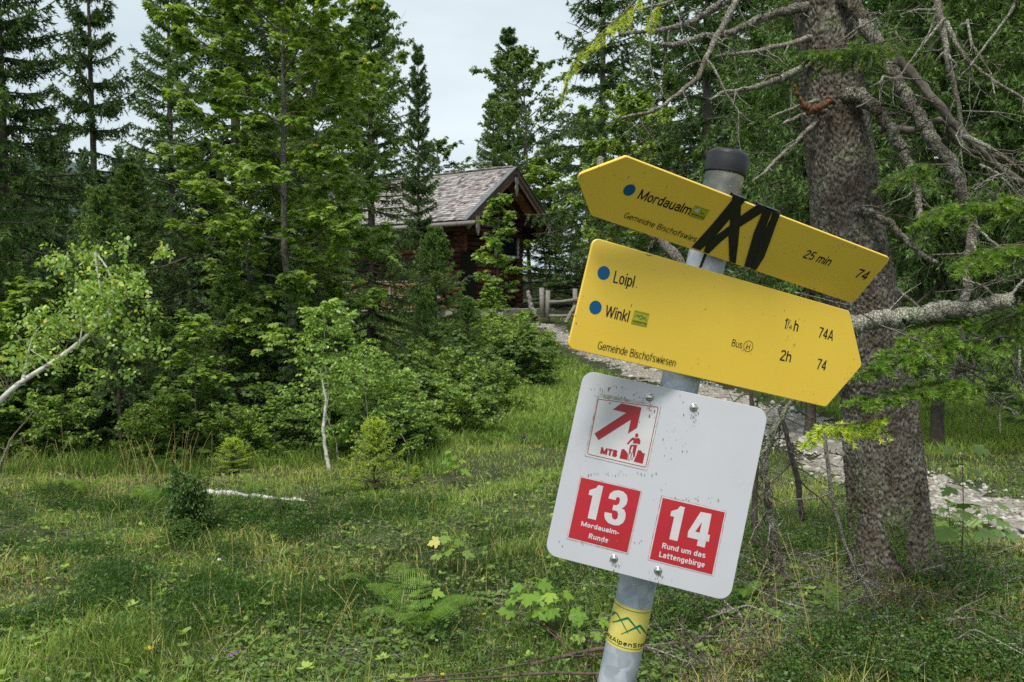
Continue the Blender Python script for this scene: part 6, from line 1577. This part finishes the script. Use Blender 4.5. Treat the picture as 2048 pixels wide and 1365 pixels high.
# sycamore seedlings with large leaves
BIG_H = [(0, 0), (-0.10, 0.20), (0.02, 0.46), (0.16, 0.40), (0.24, 0.56), (0.40, 0.66), (0.46, 0.46), (0.42, 0.24), (0.60, 0.30), (0.74, 0.32), (0.78, 0.16), (1, 0)]
T_BIG = leaf_template(BIG_H, 0.12, 0.25)
def seedling(px, Yd, hgt, nl, ls, seed, label, mat='bigleaf'):
    rs = np.random.default_rng(seed); x = (px - CX) / FPX * Yd; z = Hs(x, Yd); root = empty('sycamore_seedling', (x, Yd, z), label, 'seedling')
    P = np.array([[x + .02 * math.sin(3 * s), Yd, z - .02 + hgt * s] for s in np.linspace(0, 1, 8)]); MB().tubes(P, np.linspace(.004, .0015, 8), 5).build('stem', M['brownwood'], root, smooth=True)
    for k in range(nl):
        f = 0.35 + .65 * (k // 2 + 1) / (nl / 2); f = min(f, 1); a = (k // 2) * 1.57 + (k % 2) * math.pi + rs.normal(0, .35); b0 = np.array([np.interp(f, np.linspace(0, 1, 8), P[:, c]) for c in range(3)])
        d = np.array([math.cos(a), math.sin(a) * .8 - .15, .35]); e = b0 + d * ls * rs.uniform(.5, .9); m = MB(); m.tubes(np.array([b0, (b0 + e) / 2 + [0, 0, .01], e]), np.array([.0014, .0012, .001]), 4, .9)
        ls = ls * (0.93 if k % 2 else .97)
        put_leaves(m, e[None], np.array([[d[0], d[1], -.22 + rs.normal(0, .12)]]), np.array([[rs.normal(0, .2), -.35 + rs.normal(0, .15), 1]]), np.array([ls * rs.uniform(.75, 1.15)]), T_BIG, float(np.clip(rs.normal(.55, .2), 0, 1)))
        m.build('leaf', M[mat], root)
seedling(893, 4.5, .24, 8, .085, 1, 'sycamore seedling with grey green leaves left of the white panel corner', 'maple')
seedling(845, 4.0, .12, 6, .08, 2, 'low sycamore seedling above the large fern')
seedling(1055, 3.7, .30, 11, .105, 3, 'bright sycamore seedling touching the lower left panel corner')
seedling(1105, 3.7, .24, 7, .10, 4, 'second bright sycamore seedling partly behind the white panel')
seedling(1180, 3.5, .18, 6, .08, 5, 'pale sycamore seedling just left of the pole sticker')
seedling(1905, 4.9, .36, 12, .10, 6, 'shaded sycamore seedling right of the big trunk', 'maple_dark')
seedling(1985, 4.9, .34, 10, .11, 7, 'dark leaved seedling near the right edge by the path', 'maple_dark')
seedling(1850, 3.1, .10, 7, .06, 8, 'low pale leaves at the bottom right corner')
seedling(905, 6.8, .32, 10, .10, 9, 'sycamore seedling right of the golden dwarf spruce')
seedling(1930, 3.9, .8, 10, .12, 10, 'tall shaded seedling with broad leaves beside the big trunk', 'maple_dark')
# small bushes in the meadow
PROTO['bush'] = broadleaf(31, .5, .05, .20, .008, 40, 8, 5, 4, .036, T_OV, 'bilberry', trunk_mat='brownwood', shape='round', up=.8, name='small_bush', stems=4)
plant('bush', 370, 5.35, 945, 'dark leafy little bush with reddish tips in the left meadow', wide=.58, cat='bush')
plant('bush', 355, 5.1, 1050, 'low dark bush at the foot of the reddish tipped bush', wide=1.5, cat='bush')
plant('bush', 560, 5.6, 1000, 'sparse small bush behind the meadow centre', wide=.9, cat='bush')
plant('bush', 640, 5.7, 1010, 'wispy small bush right of the white lying branch', wide=.9, cat='bush')
PROTO['golden'] = conifer(32, 1.3, .05, .72, .02, 60, 12, 7, hang=.05, cs=.036, droop=.3, slope=(.1, 1.1), mat='needle_gold', dead=0, nlen=.4, tip=.05)
PROTO['golden'].name = 'dwarf_spruce'
plant('golden', 745, 6.6, 845, 'yellow green dwarf spruce at the meadow edge', wide=.85, cat='tree')
plant('golden', 830, 6.9, 935, 'small yellow green conifer seedling right of the dwarf spruce', wide=1.1, cat='tree')
plant('golden', 460, 7.2, 880, 'low green conifer seedling behind the white lying branch', wide=1.3, cat='tree')
stem_thing('dead_shrub', [(620, 1075, 5.4), (628, 1040, 5.4), (622, 1000, 5.4), (610, 985, 5.4)], [.008, .004], 'crooked little dead shrub in the middle of the meadow', 'shrub', 'brownwood', twigs=14, seed=90, ends=.18)
stem_thing('dead_shrub', [(552, 1065, 5.5), (566, 1030, 5.5), (560, 1005, 5.5)], [.006, .003], 'thin dead shrub left of the crooked one', 'shrub', 'brownwood', twigs=9, seed=91, ends=.15)
stem_thing('tree_stump', [(1062, 925, 8.6), (1056, 890, 8.6), (1048, 866, 8.6)], [.03, .012], 'small dead sapling stub on the grassy slope', 'stump', 'bark', twigs=9, seed=92, ends=.3)
for q, (px, py, s_, lab) in enumerate([(1380, 1210, .09, 'pinkish rock among the bilberries right of the pole'), (1450, 1265, .07, 'knobbly grey rock behind the fallen branch'), (1345, 1215, .05, 'small rock right of the pole sticker')]):
    V, F0 = rock_verts(1, np.random.default_rng(q)); P = at(px, py, 1.6 / ((py - 600.5) / FPX)); P[2] = Hs(P[0], P[1]) + .03
    o = MB().add(V[0] * s_, F0, .5).build('rock', M['barge'] if q == 0 else M['bark_light'], None, smooth=False, origin=(0, 0, 0)); o.location = tuple(P); tag(o, lab, 'rock')
    sm = o.modifiers.new('sub', 'SUBSURF'); sm.levels = 2; sm.render_levels = 2
for q in range(34):
    a = rq.uniform(0, 6.28); r_ = rq.uniform(.05, .3)
    stem_thing('dry_stalk', [(1800 + rq.uniform(-60, 60), 1235 + rq.uniform(-8, 8), 3.95), (1815 + rq.uniform(-90, 90), 1225 + rq.uniform(-30, 30), 3.9), (1810 + math.cos(a) * 110, 1215 - abs(math.sin(a)) * 50, 3.85)], [0.0022, 0.001], 'dry brown fern stalk in the tuft before the big trunk', 'dry stalk', 'rustwood', k=4, seed=400 + q, group='dry brown stalks before the big trunk')
# moss on the trunk foot
ms = MB(); n = 9000; zz_ = np.abs(rg.normal(0, .22, n)) + .02; an = rg.normal(-2.05, .55, n)
cen = np.stack([np.interp(zz_, Q_tr[:, 2], Q_tr[:, k]) for k in range(2)], -1); rr3 = np.interp(zz_, Q_tr[:, 2], R_tr) + .004 + .03 * np.exp(-zz_ / .2)
kp = vnoise(an * 3, zz_ * 6, 2.0, 3) > .5; zz_, an, cen, rr3 = zz_[kp], an[kp], cen[kp], rr3[kp]; n = len(an)
P = np.column_stack([cen[:, 0] + rr3 * np.cos(an), cen[:, 1] + rr3 * np.sin(an), zz_]); A = nrm(np.column_stack([np.cos(an), np.sin(an), np.zeros(n)]) + .7 * rg.standard_normal((n, 3)))
put_needles(ms, P, A, np.full(n, .002), np.full(n, .014), rg, np.clip(rg.normal(.3, .15, n), 0, 1)); ms.build('moss', M['fern'], big)
for q in range(75):
    px0 = rq.uniform(1330, 2030); Y0 = rq.uniform(3.15, 4.6); L = rq.uniform(60, 230); a = rq.uniform(-.5, .5); sgn = rq.choice((-1, 1)); z0_ = Hs((px0 - CX) / FPX * Y0, Y0)
    yp = lambda Yv, up_: CY + FPX * math.tan(math.atan((1.6 - z0_ - up_) / Yv) - PITCH)
    Yb = Y0 + rq.uniform(-.25, .25)
    stem_thing('dead_twig', [(px0, yp(Y0, .03), Y0), (px0 + sgn * L * .4, yp(Y0, rq.uniform(.05, .18)) , (Y0 + Yb) / 2), (px0 + sgn * L, yp(Yb, rq.uniform(.02, .22)), Yb)], [rq.uniform(.003, .007), .0015], 'dead twig lying among the bilberries of the forest floor', 'twig', rq.choice(('deadwood', 'brownwood', 'bark_light')), k=6, twigs=5, seed=500 + q, group='dead twigs on the forest floor', ends=.22)
# broad leaved weeds and plantain rosettes
wm = MB(); n = 1400; x, y = sample_fan(n, 3.0, 7.2, -60, 2100); kp = path_dist(x, y) > .8; x, y = x[kp], y[kp]; n = len(x)
jj = np.repeat(np.arange(n), 6); a = rg.uniform(0, 6.283, len(jj)); sz_ = (rg.uniform(.018, .042, n))[jj]
P = np.stack([x, y, H(x, y) + rg.uniform(.01, .05, n)], -1)[jj]; D = np.stack([np.cos(a), np.sin(a), rg.uniform(.1, .7, len(jj))], -1)
put_leaves(wm, P, D, np.stack([-np.cos(a) * .5, -np.sin(a) * .5, np.ones(len(jj))], -1), sz_, T_OV, np.clip((rg.normal(.5, .18, n))[jj] + rg.normal(0, .07, len(jj)), 0, .86))
tag(wm.build('weeds', M['maple']), 'broad leaved weeds and rosettes mixed into the meadow', 'weeds', kind='stuff')
# heather cushions: fine dark upright shoots
hm = MB(); cx_ = []; 
for q in range(60):
    Yc = rq.uniform(3.6, 6.4); cx_.append(((rq.choice([rq.gauss(420, 150), rq.gauss(150, 120), rq.gauss(700, 170)]) - CX) / FPX * Yc, Yc, rq.uniform(.08, .26)))
for (a_, b_, r_) in cx_:
    k = int(520 * (r_ / .2) ** 2); x = a_ + rg.normal(0, r_ * .55, k); y = b_ + rg.normal(0, r_ * .45, k); z = H(x, y); hh = rg.uniform(.03, .11, k)
    A = nrm(np.column_stack([rg.normal(0, .35, k), rg.normal(0, .35, k), np.ones(k)]))
    for rep_ in range(4):
        P = np.stack([x, y, z], -1) + A * (hh * (.25 + .2 * rep_))[:, None]; put_needles(hm, P, nrm(A + .7 * rg.standard_normal((k, 3))), np.full(k, .0026), np.full(k, .022), rg, np.clip(rg.normal(.3, .2, k), 0, 1))
tag(hm.build('heather', M['bilberry']), 'dark heather cushions spread through the meadow grass', 'heather', kind='stuff')
#PART4
